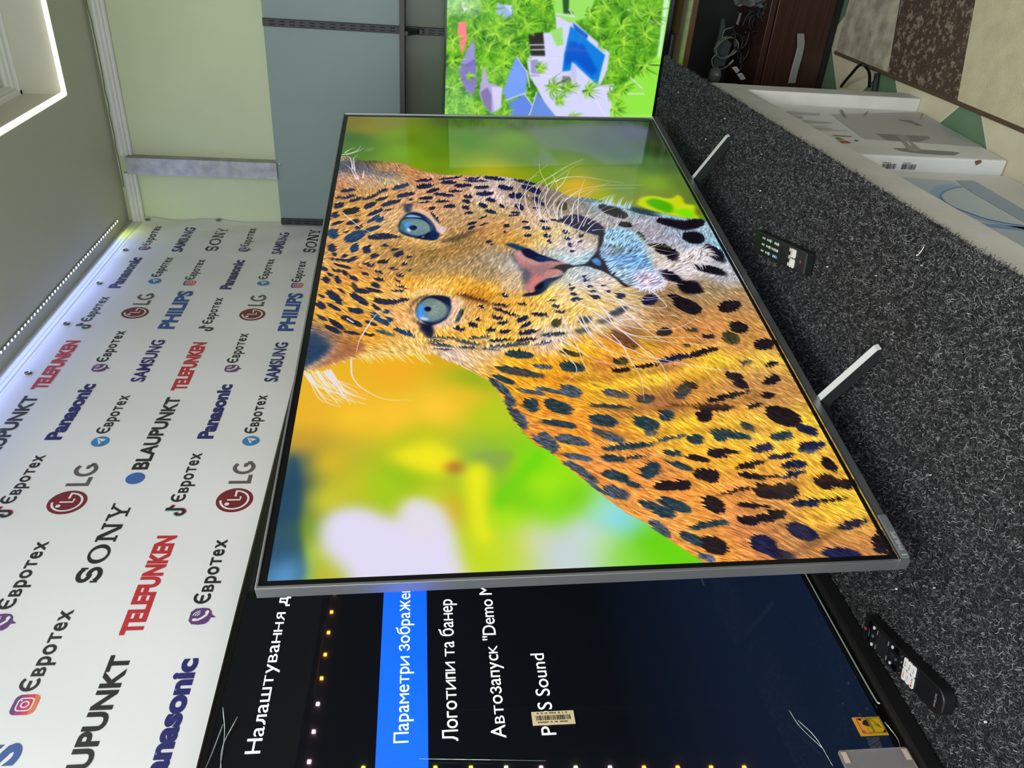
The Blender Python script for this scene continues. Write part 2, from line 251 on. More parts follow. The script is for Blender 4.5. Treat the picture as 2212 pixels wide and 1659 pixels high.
# ceiling with a raised tray
RX0, RX1, RY0, RY1, ZR = -.9, 2.486, -.52, .595, 2.445
c = MB()
c.box((XF-.1, RY1, ZT), (XW+.1, YB+.1, ZT+.02)); c.box((XF-.1, YR-.1, ZT), (XW+.1, RY0, ZT+.02))
c.box((RX1, RY0, ZT), (XW+.1, RY1, ZT+.02)); c.box((XF-.1, RY0, ZT), (RX0, RY1, ZT+.02))
t_ = .015
c.box((RX0-t_, RY0-t_, ZT+.02), (RX0, RY1+t_, ZR)); c.box((RX1, RY0-t_, ZT+.02), (RX1+t_, RY1+t_, ZR))
c.box((RX0, RY0-t_, ZT+.02), (RX1, RY0, ZR)); c.box((RX0, RY1, ZT+.02), (RX1, RY1+t_, ZR))
c.box((RX0-t_, RY0-t_, ZR), (RX1+t_, RY1+t_, ZR+.02))
struct('ceiling', c, M_ceil)
def moulding(P, prof):
    """grooved profile (out, up) swept along straight runs: list of (start, end, outward)"""
    mb = MB()
    for a, b, out in P:
        a, b, out = Vector(a), Vector(b), Vector(out); V, F = [], []
        for p in (a, b):
            for o_, u_ in prof: V.append(p+out*o_+Vector((0, 0, u_)))
        n = len(prof)
        for i in range(n-1): F.append((i, i+1, n+i+1, n+i))
        mb.add(V, F); mb.add([V[i] for i in range(n)], [tuple(range(n))]); mb.add([V[n+i] for i in range(n)], [tuple(range(n-1, -1, -1))])
    return mb
PR = [(0, 0), (.010, 0), (.014, .004), (.014, .009), (.011, .011), (.017, .014), (.019, .019), (.016, .023), (.021, .026), (.023, .032), (.021, .038), (0, .038)]
ZM = 2.229
struct('trim_1', moulding([((XW, YB, ZM), (XW, .905, ZM), (-1, 0, 0)), ((XW, .845, ZM), (XW, YR, ZM), (-1, 0, 0))], PR), M_trim)
struct('trim_2', moulding([((XF, YB, ZM), (XW, YB, ZM), (0, -1, 0))], [(a*.22, b) for a, b in PR]), M_trim)
struct('trim_3', moulding([((RX0, RY1, ZR-.038), (RX1, RY1, ZR-.038), (0, -1, 0)), ((RX1, RY1, ZR-.038), (RX1, RY0, ZR-.038), (-1, 0, 0)), ((RX0, RY0, ZR-.038), (RX1, RY0, ZR-.038), (0, 1, 0))], PR), M_trim)
# a fine crack where the ceiling meets the back wall
cr_m = mat('crack', (70, 66, 50), .9)
k = MB(); y = YR; zz = ZT-.004
pp = []
while y < YB-.1: pp.append((XW-.0015, y, zz+random.uniform(-.0035, .002))); y += .035
k.tube(pp, .0011, 5, None, 1)
struct('trim_4', k, cr_m)
# ---------------------------------------------------------------- picture painting (numpy)
def boxblur(a, r):
    r = int(r)
    if r < 1: return a
    for ax in (0, 1):
        p = [(0, 0)]*a.ndim; p[ax] = (r+1, r)
        c = np.cumsum(np.pad(a, p, mode='edge'), axis=ax)
        n = a.shape[ax]
        sl1 = [slice(None)]*a.ndim; sl2 = [slice(None)]*a.ndim
        sl1[ax] = slice(2*r+1, 2*r+1+n); sl2[ax] = slice(0, n)
        a = (c[tuple(sl1)]-c[tuple(sl2)])/(2*r+1)
    return a
def blur(a, s):
    if s < .4: return a
    r = max(1, int(round(s*.85)))
    for _ in range(3): a = boxblur(a, r)
    return a
def upsample(a, h, w):
    gh, gw = a.shape[:2]
    y = np.linspace(0, gh-1, h); x = np.linspace(0, gw-1, w)
    y0 = np.clip(y.astype(int), 0, gh-2); x0 = np.clip(x.astype(int), 0, gw-2)
    fy = (y-y0); fx = (x-x0)
    if a.ndim == 3: fy = fy[:, None, None]; fx = fx[None, :, None]
    else: fy = fy[:, None]; fx = fx[None, :]
    A = a[y0][:, x0]; B = a[y0][:, x0+1]; C = a[y0+1][:, x0]; D = a[y0+1][:, x0+1]
    return (A*(1-fx)+B*fx)*(1-fy)+(C*(1-fx)+D*fx)*fy
def rbf(pts, vals, W, H, p=3.2, g=10, soft=12.):
    xs = np.linspace(0, W-1, W//g); ys = np.linspace(0, H-1, H//g)
    X, Y = np.meshgrid(xs, ys)
    num = np.zeros(X.shape+(vals.shape[1],)); den = np.zeros(X.shape)
    for (x, y), v in zip(pts, vals):
        w = 1./((X-x)**2+(Y-y)**2+soft**2)**(p/2)
        num += w[..., None]*v; den += w
    return upsample(blur(num/den[..., None], 1.2), H, W)
class Pic:
    def __init__(s, W, H, seed=1):
        s.W, s.H = W, H; s.img = np.zeros((H, W, 3)); s.rng = np.random.default_rng(seed)
    def box(s, P, pad):
        x0, y0 = np.floor(P.min(0)-pad).astype(int); x1, y1 = np.ceil(P.max(0)+pad).astype(int)+1
        return max(0, x0), max(0, y0), min(s.W, x1), min(s.H, y1)
    def mask(s, P, soft=1.):
        """anti-aliased even-odd polygon mask in its own box -> (box, mask)"""
        P = np.array(P, float); pad = soft*3+2
        b = s.box(P, pad); x0, y0, x1, y1 = b
        if x1 <= x0 or y1 <= y0: return None
        # work on an unclipped-enough window so that blur is right
        w, h = x1-x0, y1-y0; ss = 2 if w*h < 400000 else 1
        xs = x0+(np.arange(w*ss)+.5)/ss; ys = y0+(np.arange(h*ss)+.5)/ss
        m = np.zeros((h*ss, w*ss), bool)
        Q = np.roll(P, -1, 0)
        for (ax, ay), (bx, by) in zip(P, Q):
            if ay == by: continue
            lo, hi = min(ay, by), max(ay, by)
            r = np.nonzero((ys >= lo) & (ys < hi))[0]
            if len(r) == 0: continue
            xi = ax+(ys[r]-ay)*(bx-ax)/(by-ay)
            m[r] ^= xs[None, :] > xi[:, None]
        m = m.astype(float)
        if ss == 2: m = m.reshape(h, 2, w, 2).mean((1, 3))
        return b, blur(m, soft)
    def comp(s, b, m, col):
        x0, y0, x1, y1 = b; t = s.img[y0:y1, x0:x1]
        t += (np.asarray(col)-t)*m[..., None]
    def poly(s, P, col, soft=1., a=1., smooth=True):
        P = np.array(P, float)
        if smooth and len(P) > 3:
            P = cr(np.vstack([P, P[:1]]), 6)[:-1]
        r = s.mask(P, soft)
        if r: s.comp(r[0], r[1]*a, col)
    def ell(s, x, y, ax, ay, bx, by, col, soft=1., a=1.):
        t = np.linspace(0, 2*np.pi, 28, endpoint=False)
        P = np.stack([x+ax*np.cos(t)+bx*np.sin(t), y+ay*np.cos(t)+by*np.sin(t)], 1)
        s.poly(P, col, soft, a, False)
    def stroke(s, P, col, w0, w1=.3, a=1., n=8):
        P = cr(P, n); L = len(P)
        b = s.box(P, w0+2); x0, y0, x1, y1 = b
        if x1 <= x0 or y1 <= y0: return
        m = np.zeros((y1-y0, x1-x0))
        for i in range(L-1):
            p, q = P[i], P[i+1]; w = w0+(w1-w0)*i/max(1, L-2)
            bx = s.box(np.array([p, q]), w+1.5)
            X0, Y0, X1, Y1 = bx
            if X1 <= X0 or Y1 <= Y0: continue
            X = np.arange(X0, X1)+.5; Y = np.arange(Y0, Y1)+.5
            d = q-p; l2 = max(1e-6, d@d)
            t = np.clip(((X[None]-p[0])*d[0]+(Y[:, None]-p[1])*d[1])/l2, 0, 1)
            dist = np.hypot(X[None]-p[0]-t*d[0], Y[:, None]-p[1]-t*d[1])
            k = m[Y0-y0:Y1-y0, X0-x0:X1-x0]
            np.maximum(k, np.clip(w+.5-dist, 0, min(1, w*1.6)), out=k)
        s.comp(b, m*a, col)
    def noise(s, g):
        """value noise, cell g px"""
        a = s.rng.random((s.H//g+3, s.W//g+3))
        return upsample(a, s.H, s.W)
    def lic(s, vx, vy, n, L, step=1.):
        Y, X = np.mgrid[0:s.H, 0:s.W].astype(np.float32)
        acc = n.copy(); wt = 1.
        for sg in (1, -1):
            px, py = X.copy(), Y.copy()
            for k in range(L):
                ix = np.clip(px, 0, s.W-1).astype(np.int32); iy = np.clip(py, 0, s.H-1).astype(np.int32)
                if k: acc += n[iy, ix]
                px += sg*step*vx[iy, ix]; py += sg*step*vy[iy, ix]
        acc /= (2*L-1)
        return (acc-acc.mean())/acc.std()
# leopard picture, in pixels of its own 1920 x 1080 screen
LEO = {
'SPOT': '1371.1,35.5,6.6,20.4,-11.8,1.6,0;1328.6,10.5,2,9.7,-7.7,0.9,0;1330.9,40.1,12.2,20.1,-7.4,1.4,0;1313.8,61.9,13.2,16.1,-9,2.1,0;1329.6,103.5,15.8,21.7,-9.2,1.8,0;1367.3,135.7,14.3,15.7,-9.2,2.1,0;1398.1,191.4,17.9,24.5,-12.3,2.1,1;1439.5,259,5.1,24.7,-9.1,0.3,0;1401.2,260.7,8,25.2,-14.1,0.9,0;1427,334,0.4,22.9,-12.5,-0.3,0;1373.2,286.8,11.1,19.1,-10.8,1.2,0;1346.4,207.1,10.6,27,-12.4,1.2,0;1347.7,318,-5.9,27.6,-9.8,-0.7,0;1325.6,262.3,2.3,19.3,-10.9,0.2,0;1320.4,136.5,11.5,16,-9.1,1.7,0;1295.8,164.4,16,27.4,-11.7,1.8,0;1280.2,104,12.3,15.3,-12.3,2.7,0;1315.5,220.2,2.8,7.2,-4.5,0.4,0;1279.4,15.2,5.3,13.5,-16.5,2.7,0;1246.5,53.7,10.8,23.3,-17.9,3,3;1224.4,10.8,3.8,10,-15.9,2.6,0;1239.6,121.8,19.3,22.1,-10.8,2.6,0;1178.5,19.6,8.2,14.2,-8.4,1.8,0;1182.1,62.2,10,17.6,-11.8,2.3,0;1203.6,119.9,19.7,15.7,-8.6,2.8,1;1196.6,135,6.5,11.5,-13,2.2,1;1154.5,81,3.6,9.9,-10.1,1.5,0;1144.3,115.7,15.9,23.6,-11.4,2.4,1;1120.4,14.2,0,13.4,-25.1,2.1,1;1103.8,72.3,21.1,25.1,-23,6.1,1;1105.5,142.7,2.3,33.6,-16.6,0.9,0;1105.5,176.5,-2.9,16.9,-6.6,-0.1,0;1130.6,47.8,2.1,5.7,-5,0.8,0;1305.7,315.2,2.6,22,-8.4,0,0;1276.5,332.8,2.1,18.2,-9.4,-0,0;1263,281.8,4.9,8.8,-9,1.1,0;1211.7,290.2,-27.6,11,-5.8,-3.5,0;1250.9,155,7.7,13.5,-4.3,0.7,0;1456.4,339.6,8.4,21.1,-5.8,0.3,0;1223,75.3,3.2,8.4,-5,0.7,6;1300.4,253.1,2.6,21.8,-3.8,0.1,0;1407,377.1,3.8,29.6,-11.5,-0.2,0;1438.7,413,-2,32.6,-7.6,-0.5,0;1454.2,406.1,0.4,23.2,-5.1,-0.2,0;1456.6,476.1,-9.5,32.1,-11.8,-1.6,0;1456.5,340.5,7.1,28.9,-5.9,0.1,0;1432.8,571.5,-15.2,32.8,-9.9,-2,0;1397.6,435.7,0.3,22.9,-11.5,-0.7,0;1394.4,505.2,-8.2,22,-15.4,-2.5,0;1370.9,353.1,2.3,18.8,-8,-0.1,0;1356,442.6,3,24.6,-12.8,-0.5,0;1336.8,388.2,-4.3,11.7,-10.9,-1.4,0;1315.2,455.9,-4.9,13.4,-11.5,-1.7,0;1305.6,382.2,-6.4,11.3,-9.3,-1.6,0;1269.4,379.7,-5.8,10.3,-10.9,-1.9,0;1283.1,430.8,-9.6,12.4,-13.6,-3.2,0;1277.8,486.5,-4.4,7.7,-8.1,-1.7,0;1245.6,452.1,-5,17.7,-10.3,-1.4,0;1237.8,387.4,0.1,11.7,-6.6,-0.3,0;1385.3,586,-23.4,28.2,-17.3,-4.8,0;1344.4,534.2,0.3,22.7,-16.7,-1.5,0;1309.7,598.5,-26.7,15.4,-12.2,-5.5,0;1274.5,537,-9.6,12.1,-16.1,-4.4,0;1240.6,522.8,0.1,12.8,-5.9,-0.5,0;1223.9,514,2.6,14.7,-5.1,-0.2,0;1178.2,394.4,6.5,12.3,-7.5,0.6,0;1153.6,391.4,8.9,10,-6.3,1.2,0;1166.2,491.1,4.6,9,-10.2,0.5,0;1127.9,481.8,0,3.5,-5.5,-0.4,0;1077.3,433.9,1.3,7.8,-6.6,-0.1,0;1062.5,440.6,-0,3.4,-4.6,-0.3,0;1186,544.8,0,10.8,-7.2,-0.7,0;1152.3,546.7,-1.7,9.6,-8.7,-1.3,0;1112.6,545.3,-1.6,9.4,-8.5,-1.3,0;1189.1,598.3,-1.8,10.6,-7.2,-1.2,0;1149,600.7,-2,11.3,-9.8,-1.6,0;1110.9,598.7,-1.8,10.3,-9.5,-1.6,0;1078.9,602.6,-2.6,7.4,-7.2,-1.6,0;1129.9,654.4,-3.6,10,-10.2,-2.4,0;1095.7,653.1,-1.2,6.9,-6.7,-1.3,0;1058.9,656.6,-2,5.7,-6.5,-1.5,0;1078.8,686.6,-0,5.3,-5,-0.8,0;1027.9,655.5,-1.4,4,-3.8,-0.9,0;1279.4,666,-19.6,8.8,-16.2,-8.9,5;1174.8,429.6,6.5,12.4,-4.8,0.3,0;1210.6,424.6,7.5,10.6,-4.1,0.5,0;1269.2,584.6,-1.3,7.2,-6.8,-1,0;1197.2,632.9,-4.3,12,-6.4,-1.4,0;1047.1,76.4,17.4,9.6,-13.4,6.6,1;1039.1,108.9,8.1,11.2,-17.9,4.3,0;1045.6,18.5,-11.1,10.8,-15.1,-3.2,0;1012.7,25.2,-2.4,7.3,-9.1,-0.1,0;1006.1,128.4,7.1,11.3,-10.3,2.2,0;976.9,152.2,-0.1,13.7,-10.6,0.4,3;1016.8,194.2,8.5,12.2,-10.3,2.2,0;1037.3,181.4,4.3,10.4,-6.2,0.8,0;1001.1,219.8,3.6,7.1,-6.6,1,0;1057.2,154.3,-0,10,-4.5,0.2,0;1006.4,52.3,2.4,7,-6.7,1.1,0;989.5,72.8,10.3,11,-8.3,2.6,0;988.1,39.2,-6.5,24.3,-6,0,0;965,114.2,-8.3,12.4,-6.2,-0.9,0;967.5,208.9,2.6,7.9,-6,0.7,0;959.5,44.6,-9.3,15.8,-5.7,-0.5,0;950.4,64.2,-5.1,7.8,-5,-0.6,0;948.7,94.4,-2.1,6.4,-4.1,-0.1,6;942.2,178.9,-3,11.1,-4.7,-0.2,0;936,220.5,-2.1,6.3,-4.1,-0.3,0;943.4,6.5,-7.5,9.2,-8,-1.3,0;935.9,37,-1.9,11.1,-6.4,0.2,0;924,59.8,-8.4,7,-7.1,-2.2,0;927.7,144.5,-5.4,10.9,-7.1,-0.7,0;919.3,110.2,-3.1,9.4,-5.7,-0.2,0;900.8,81.6,-8.5,10.4,-7.8,-1.5,0;912.7,197.1,-6,9,-7.6,-1.4,0;893.1,145.8,-6,12.3,-6.9,-0.7,0;888.4,191.3,-10.1,9.7,-4.9,-1.5,0;917.1,22.9,-5,7.7,-6.8,-0.8,0;892.9,15.7,-14.1,8.9,-9,-4.1,0;892.6,43.5,-15.5,5.1,-4.1,-4.6,0;867.8,137.6,-9.6,11.6,-8.8,-1.9,0;860,87.3,-17.1,8.9,-7.1,-4.2,5;843.2,105.1,-3.3,19.9,-9.5,0.1,0;845.6,133.9,-8.7,18.1,-6.6,-0.7,0;860.1,202.8,-5.4,13.7,-3.8,-0.4,0;843.6,193.8,0.6,12.3,-4.4,0.2,0;819.7,40.2,-26.6,21.1,-12.6,-4.5,0;809.5,99.4,-23,23.5,-11.5,-3.1,0;843.8,56.4,-11.1,9.5,-4.5,-1.4,0;783.2,12.2,-13.6,12.1,-10.6,-3.2,0;822.7,10,-3.7,6,-4.5,-0.5,0;774.9,43.8,-11.1,12.6,-5.7,-1.3,0;796.9,154.1,-6.9,17.9,-11.6,-1,0;792.6,173.8,-0.3,18.1,-11.1,0.3,0;800.2,197.8,6.6,22.2,-8.4,1,0;759.9,97.9,-5.1,16.3,-11.3,-0.5,0;773.4,143.1,-12.1,10.3,-5.3,-1.9,0;732.2,19.9,-7.7,11.4,-5.8,-0.8,0;755,167.6,-0.1,8.9,-7.7,0.3,1;718.5,88.9,-21.4,27.6,-9.4,-2,0;706.8,55.1,-21.4,19.3,-7,-2.3,0;687.6,48.1,-12.5,16.5,-7.6,-1.5,0;709.1,134.3,-9.5,15.4,-5.8,-1,0;719.8,155.6,-16.1,20.4,-9,-2.1,1;724.5,175.9,-4,8.6,-7.2,-0.9,1;673.3,164.5,-13.1,23.6,-7.3,-1.2,4;672.4,211.9,-13.1,23.5,-9.1,-1.6,1;666.8,129.1,-4.4,14.2,-4.7,-0.3,0;672.3,91.9,-5.7,18.5,-4.7,-0.2,0;745.2,142.8,-5.3,8.5,-5.9,-1,1;821.1,457.7,-4.4,8.7,-4.8,-1.1,0;781.4,496.2,-4,10.2,-3.6,-0.8,0;796.5,571.1,-0.7,9.3,-4.3,-0.6,0;772.2,579,-3.4,8.7,-6.7,-1.7,0;747.1,586.5,-3.3,10.2,-3.6,-0.9,0;773.6,394,-6.8,7.9,-4.3,-1.4,0;816.9,360.9,-12.9,21.5,-4.1,-0.9,6;797.5,397,-8.6,17.4,-3.6,-0.8,6;778.2,441.9,-5.8,17.7,-3.6,-0.7,0;754.5,443.1,-12,16,-5.8,-1.8,0;738.6,470.7,-6.1,15.8,-5.5,-1.2,0;726.4,430.4,-7.1,10.8,-5.2,-1.5,0;719.6,386.5,-1.9,5.8,-3.5,-0.6,0;733,340.8,24.6,8.6,-4.9,5.1,2;706,442.4,3.3,12,-6.4,0.2,0;720.3,491.7,10.5,14.7,-8.8,1.6,0;697.5,500,13.7,17.3,-5.5,1.2,0;737.5,534.6,-5,19.1,-8.2,-1.6,0;702.5,571.4,9.3,13.6,-13.7,2,5;698.6,372,-4.7,9.8,-7.2,-1.5,0;682,338.9,-4.8,12.7,-5.2,-0.9,0;676.9,413.5,2.3,11.1,-5.3,0.1,0;669,442.4,1.6,13.3,-6.3,-0.2,0;667.9,501.4,4.6,22.5,-7.7,-0.1,0;657.1,556.5,4.2,28.6,-6.3,-0.4,2;648.7,379.6,2.8,23.3,-6.2,-0,4;650.3,301.7,-4.5,32.9,-3.8,-0.2,4;639.3,428.4,1.6,24.8,-6.1,-0.3,0;639.1,494,4.8,23.7,-5.2,-0.1,0;630.3,357.1,-7.9,25.1,-6.4,-1,4;622.3,296.8,-6,23.8,-5.9,-0.6,4;638.8,285.7,-0.3,12.9,-2.3,-0,0;618.9,451.4,5.1,43.6,-6.5,-0.2,4;624.2,528.9,5.7,22.2,-3.7,-0,4;611.7,356.2,-3.5,25.4,-5,-0.4,4;606.1,300.7,-3.8,19.6,-2.7,-0.2,4;603.7,407.2,-2,18.4,-2.3,-0.2,4;1130.3,653.6,-3.6,10,-9,-2.1,0;1093.3,652.7,-2.8,7.9,-8,-1.9,0;1107.6,693,0,6.4,-5.7,-0.9,0;1077.1,686.1,-0,5.3,-4.8,-0.7,0;1061.2,656.5,-3.8,4.9,-6,-2,0;1027.9,656.8,-0,5.2,-5.4,-0.8,0;884.3,672.1,-2.2,6.4,-6.2,-1.6,0;903.6,671.2,-0,4.9,-4.2,-0.7,0;865.6,629.1,-0.1,4.9,-4.1,-0.6,0;846.8,631.2,-0.1,6.7,-6.1,-0.9,0;823.3,631.6,-0.1,8.6,-6.6,-1,0;800.1,633.8,-0.2,11.4,-8.2,-1.2,0;856.5,677.3,-0.1,7.8,-6.2,-1,0;834.4,683.4,-0.1,8.7,-7.4,-1.2,0;809.3,684.9,-0.1,10.5,-9.9,-1.7,0;861.3,715.3,-0.1,5.9,-4.8,-0.9,0;834,718.1,-0.1,8.7,-7.4,-1.3,0;815.1,749.4,-0.1,11.6,-15,-2.9,0;1250.5,809.5,-32.1,33.7,-23.2,-9,3;1232.6,839.8,-9.1,10.9,-16.9,-6.4,5;1251.1,900.2,-25,45.3,-16,-5.4,2;1173.1,832.4,-5.9,20.6,-15,-4.1,3;1107.7,862.6,-21.3,8.7,-12.7,-8.3,5;1184.6,977.2,-13.8,47.6,-23.9,-7.6,3;1176,1028.9,10.5,40.6,-25.9,-5,3;1099.5,1015,-10.8,29.4,-30.6,-11.1,3;1027.1,919.1,-13.1,30,-19.2,-6.8,3;996,930.5,-17.3,12,-16.6,-9.4,3;1054.8,906.6,-5.3,30.7,-9.9,-2.8,5;1022.8,1049.9,-31.5,20.5,-23.8,-14.4,3;939,1007,-22.3,39.7,-16,-6.9,3;907,896.2,-23,22,-19.5,-9.9,0;850.2,938.1,-15.5,28.6,-23.3,-9.8,3;796.6,898.5,-18.5,24.6,-10.8,-5.1,3;1285.9,664.2,-22.8,8,-19.7,-12.2,5;1319.5,753.3,-9.4,44.1,-10.4,-2.2,2;767.6,909.7,-24.7,29.3,-25.9,-13,3;763.9,1017.2,7.8,30.5,-23.4,-4.7,3;795.1,818.6,5.8,21.6,-21.6,-2.6,0;675.9,1012.9,-7.1,21.3,-21.8,-9.2,3;634.8,980.3,-9.5,18.5,-22.4,-10.7,5;661.6,823,-0.4,18.3,-15.8,-3.7,3;666.1,895.5,-0.3,13.5,-7.1,-1.9,5;641.8,928.2,-2.3,14,-8.5,-2.9,3;610.3,866,-2.8,8.8,-5.9,-2.2,5;608.1,1052.8,-0.5,24.4,-21,-7.2,3;632.5,722.2,-29.3,25.3,-18.1,-10.2,6;583.2,894.8,15.4,43.5,-10.1,-1,3;562.7,827.7,12.6,44.6,-10,-1.1,0;555,699.9,-0.4,16.1,-14.3,-2.8,5;523.1,695.9,2.2,20.9,-7.6,-1.1,3;537.6,751.8,6.5,35.8,-6.3,-0.8,3;586.6,589.5,-7.6,24,-9,-2.3,5;536.5,584.5,-4.7,28.7,-17.4,-3.5,2;455.6,570.4,-12.9,20.7,-18.2,-7.1,4;444.6,667.3,-8.1,26.6,-12.1,-3.8,4;426.6,727.4,-0.6,19.7,-14.4,-3.2,2;467.7,840.1,-8.4,12.7,-10.9,-5.6,3;448.4,814.8,16.5,20.8,-17.7,3.8,2;540.6,986.9,8.8,15.8,-5.9,-0.1,4;535.5,1047.1,5.2,15.7,-8.7,-1.5,3;495.6,946.8,-5.3,16.7,-13.5,-5.8,3;471.4,950.8,-11.1,12.1,-13.6,-8.7,3;479.5,1027.6,8.9,20.6,-12.9,-1.3,3;429.7,1001.1,-0.4,14.6,-9.8,-3.4,3;429.1,912.7,13.7,45.6,-7.6,-1,3;398.5,961.2,4.7,19,-6.8,-1.2,3;395,869.2,-1.3,41.5,-9.4,-2.7,3;370.9,842.6,3.7,18.2,-19.7,-3,3;403.2,811.9,1.9,44.4,-3.1,-0.7,6;405.2,646.8,-5.4,39.9,-6.8,-1.6,2;373.6,760.9,-0.5,16.1,-16.8,-4,2;362.9,624.2,-8.9,29.6,-16.2,-4.9,2;350.9,712.9,-10.9,24.2,-17.2,-7.1,2;318.5,626.7,-17.9,29.8,-9.4,-4.2,4;322.7,712.9,-0.5,14.6,-7.3,-1.6,4;306.9,550.8,-10.6,30.4,-12.4,-3.7,4;305.2,754.9,5.7,23.9,-5.1,-0.5,4;285.8,661.6,3.9,47.7,-8.4,-1.2,2;300.5,806,-2.6,16,-12.8,-4.3,2;334.7,922.8,-10.6,12.3,-9.3,-6.2,2;312.3,883.5,-11.6,38.4,-11.4,-5,2;307.3,858.6,-7.4,11.8,-13.4,-7.6,2;584.8,469.7,-5.4,32.9,-13.2,-2,2;541.1,519.1,-3.3,20.2,-7,-1.2,4;523.4,463.9,-15,48.8,-12.4,-2.6,2;499.4,427.4,-14.4,23.4,-8.6,-2.7,2;475.3,417.6,-27.7,19.2,-9.1,-5.8,4;455.3,487.2,-7.4,24.6,-6.4,-1.4,4;460.2,525.6,-11.5,31.8,-7.3,-1.9,4;414.6,480.8,-11.9,12.2,-17.1,-8.6,2;427.5,438.3,-14.6,8.4,-10,-7.8,4;370.6,453.3,-28.8,8.6,-6.6,-8.9,4;404.7,435.3,-24.8,7.5,-4.1,-5.4,4;407.1,536.5,-16.5,27.2,-17.3,-6.6,2;357,529.8,-10.2,34.3,-9.3,-2.4,2;302.2,502.1,-28.2,13.2,-11.2,-11.3,4;310.8,480.9,-18.8,11,-4.5,-3.8,4;260.9,553.5,-8.8,25.5,-7.7,-2.4,4;253.2,625.6,-4,24.9,-8.6,-2.2,2;255.3,666.6,3.6,24.6,-4.4,-0.5,2;232.9,547.5,-17.9,21.2,-7.3,-4.1,4;208,568.7,-15.2,18,-6.1,-3.5,4;208.3,620.8,-10.2,24.1,-11.3,-4.5,2;185.8,650.4,-7.8,13.5,-7.5,-3.7,2;166.6,612.9,-12.7,22.4,-12.6,-6,4;181.9,576.8,-16.5,14.6,-3.7,-2.6,4;361.8,1011.7,-19.5,29.3,-25,-15.6,3;321.4,1047.9,-9.3,19.8,-12.6,-7.4,0;304.5,987.3,3.5,23.6,-12.8,-3.3,2;271.1,934.6,5,22.1,-11.3,-2,0;273.8,1039.5,4.1,28.7,-12.5,-3.5,0;261,1027.1,-0.7,19.5,-6.5,-2.5,4;260,836.2,-3.1,19.5,-12.1,-4.3,3;265.6,859.6,-3.3,20.7,-5.1,-1.9,3;265,746.3,-4.3,17.9,-8.9,-3.1,2;247.1,794.2,-5.3,22.2,-6.9,-2.6,3;247.5,968,2.7,27.7,-5.7,-1.6,0;227.2,898.1,9.3,33.2,-6.1,-0.8,3;223.8,983.6,3.4,25.2,-10.9,-2.9,0;221,1055.4,-16.7,8.1,-9.4,-10.1,3;229.7,754,-11.5,21.7,-6.4,-3.2,2;219.7,693.1,10.9,21.4,-16.9,2.1,2;203,800.8,-5.4,22.8,-15.5,-6.1,3;196.4,888.1,-6.8,23.3,-7.4,-3.5,3;197.8,966.8,5.4,25.3,-6,-1.2,0;194.2,927.5,-0.8,18.7,-3,-1.1,3;175.2,1031.9,-6.1,20.9,-17.6,-9.6,3;167.7,1066.9,-5.5,18.8,-11.6,-6.6,3;178,713.4,-1,24.9,-11.2,-2.7,3;179.6,745.8,-0.7,17,-12.4,-3.2,3;162,846.7,7.3,26.8,-4,-0.4,3;156.7,902.8,-6.6,22.9,-17.1,-8.3,3;155.2,937.1,-1.3,29.8,-20.4,-7.4,3;163.6,949.5,-0.7,16.1,-8.8,-3.2,3;124.6,972,1.9,30.6,-8.5,-2.7,0;129.8,1018.1,1.8,28.5,-3.4,-1.2,3;129.7,791.4,-14.7,16.6,-14.6,-10.6,3;123.8,859.7,-3.1,19.3,-7,-2.8,3;121.2,886.1,-2.1,12.9,-2.8,-1.1,3;133,715.9,-13.4,26.4,-11.9,-6,2;117.2,692.1,-10.3,18.3,-12.8,-6.8,2;132.1,671.2,-9.4,16.7,-9.1,-4.7,2;89.4,848.5,-2.1,23.8,-10.8,-3.8,3;95.7,890.9,6.1,30.7,-10.2,-1.8,3;82.1,771,6.2,38.5,-7.4,-1,2;77,678.2,-19.5,13.6,-7.8,-7.4,4;56.8,939.2,-13.9,23.9,-14.6,-10.1,0;71.1,1039.2,7.1,29.4,-7.9,-1.7,0;36.2,766.5,-11.6,20.8,-16.4,-9.9,3;50.8,732,-14.1,19.6,-9.1,-6.1,2;34.4,856.5,-14,18.8,-17,-12.7,0;10.3,878.3,-6.4,23.1,-9.7,-5,0;7.4,989.7,-4,35.3,-11.2,-5.2,0;26.4,1077.5,-0.9,19.6,-23.1,-10.8,3;12,742.6,-6.6,12,-6.8,-4.1,4',
'BODY': '1610,-8;1602,20;1584,44;1571,76;1570,116;1566,145;1554,194;1539,214;1513,244;1500,263;1494,282;1482,311;1482,324;1475,401;1474,470;1468,518;1449,556;1433,593;1411,629;1378,664;1342,690;1315,709;1338,694;1333,721;1329,755;1315,792;1297,820;1283,854;1265,892;1247,933;1229,975;1211,1016;1203,1079;1194,1102;808,1134;-14,1140;-52,952;-42,758;-32,759;3,737;49,692;93,655;115,626;171,580;209,551;249,521;280,503;295,479;341,454;368,440;434,422;488,401;524,365;554,330;572,301;590,279;591,249;586,227;586,190;582,153;580,117;572,81;555,46;534,2;523,-21',
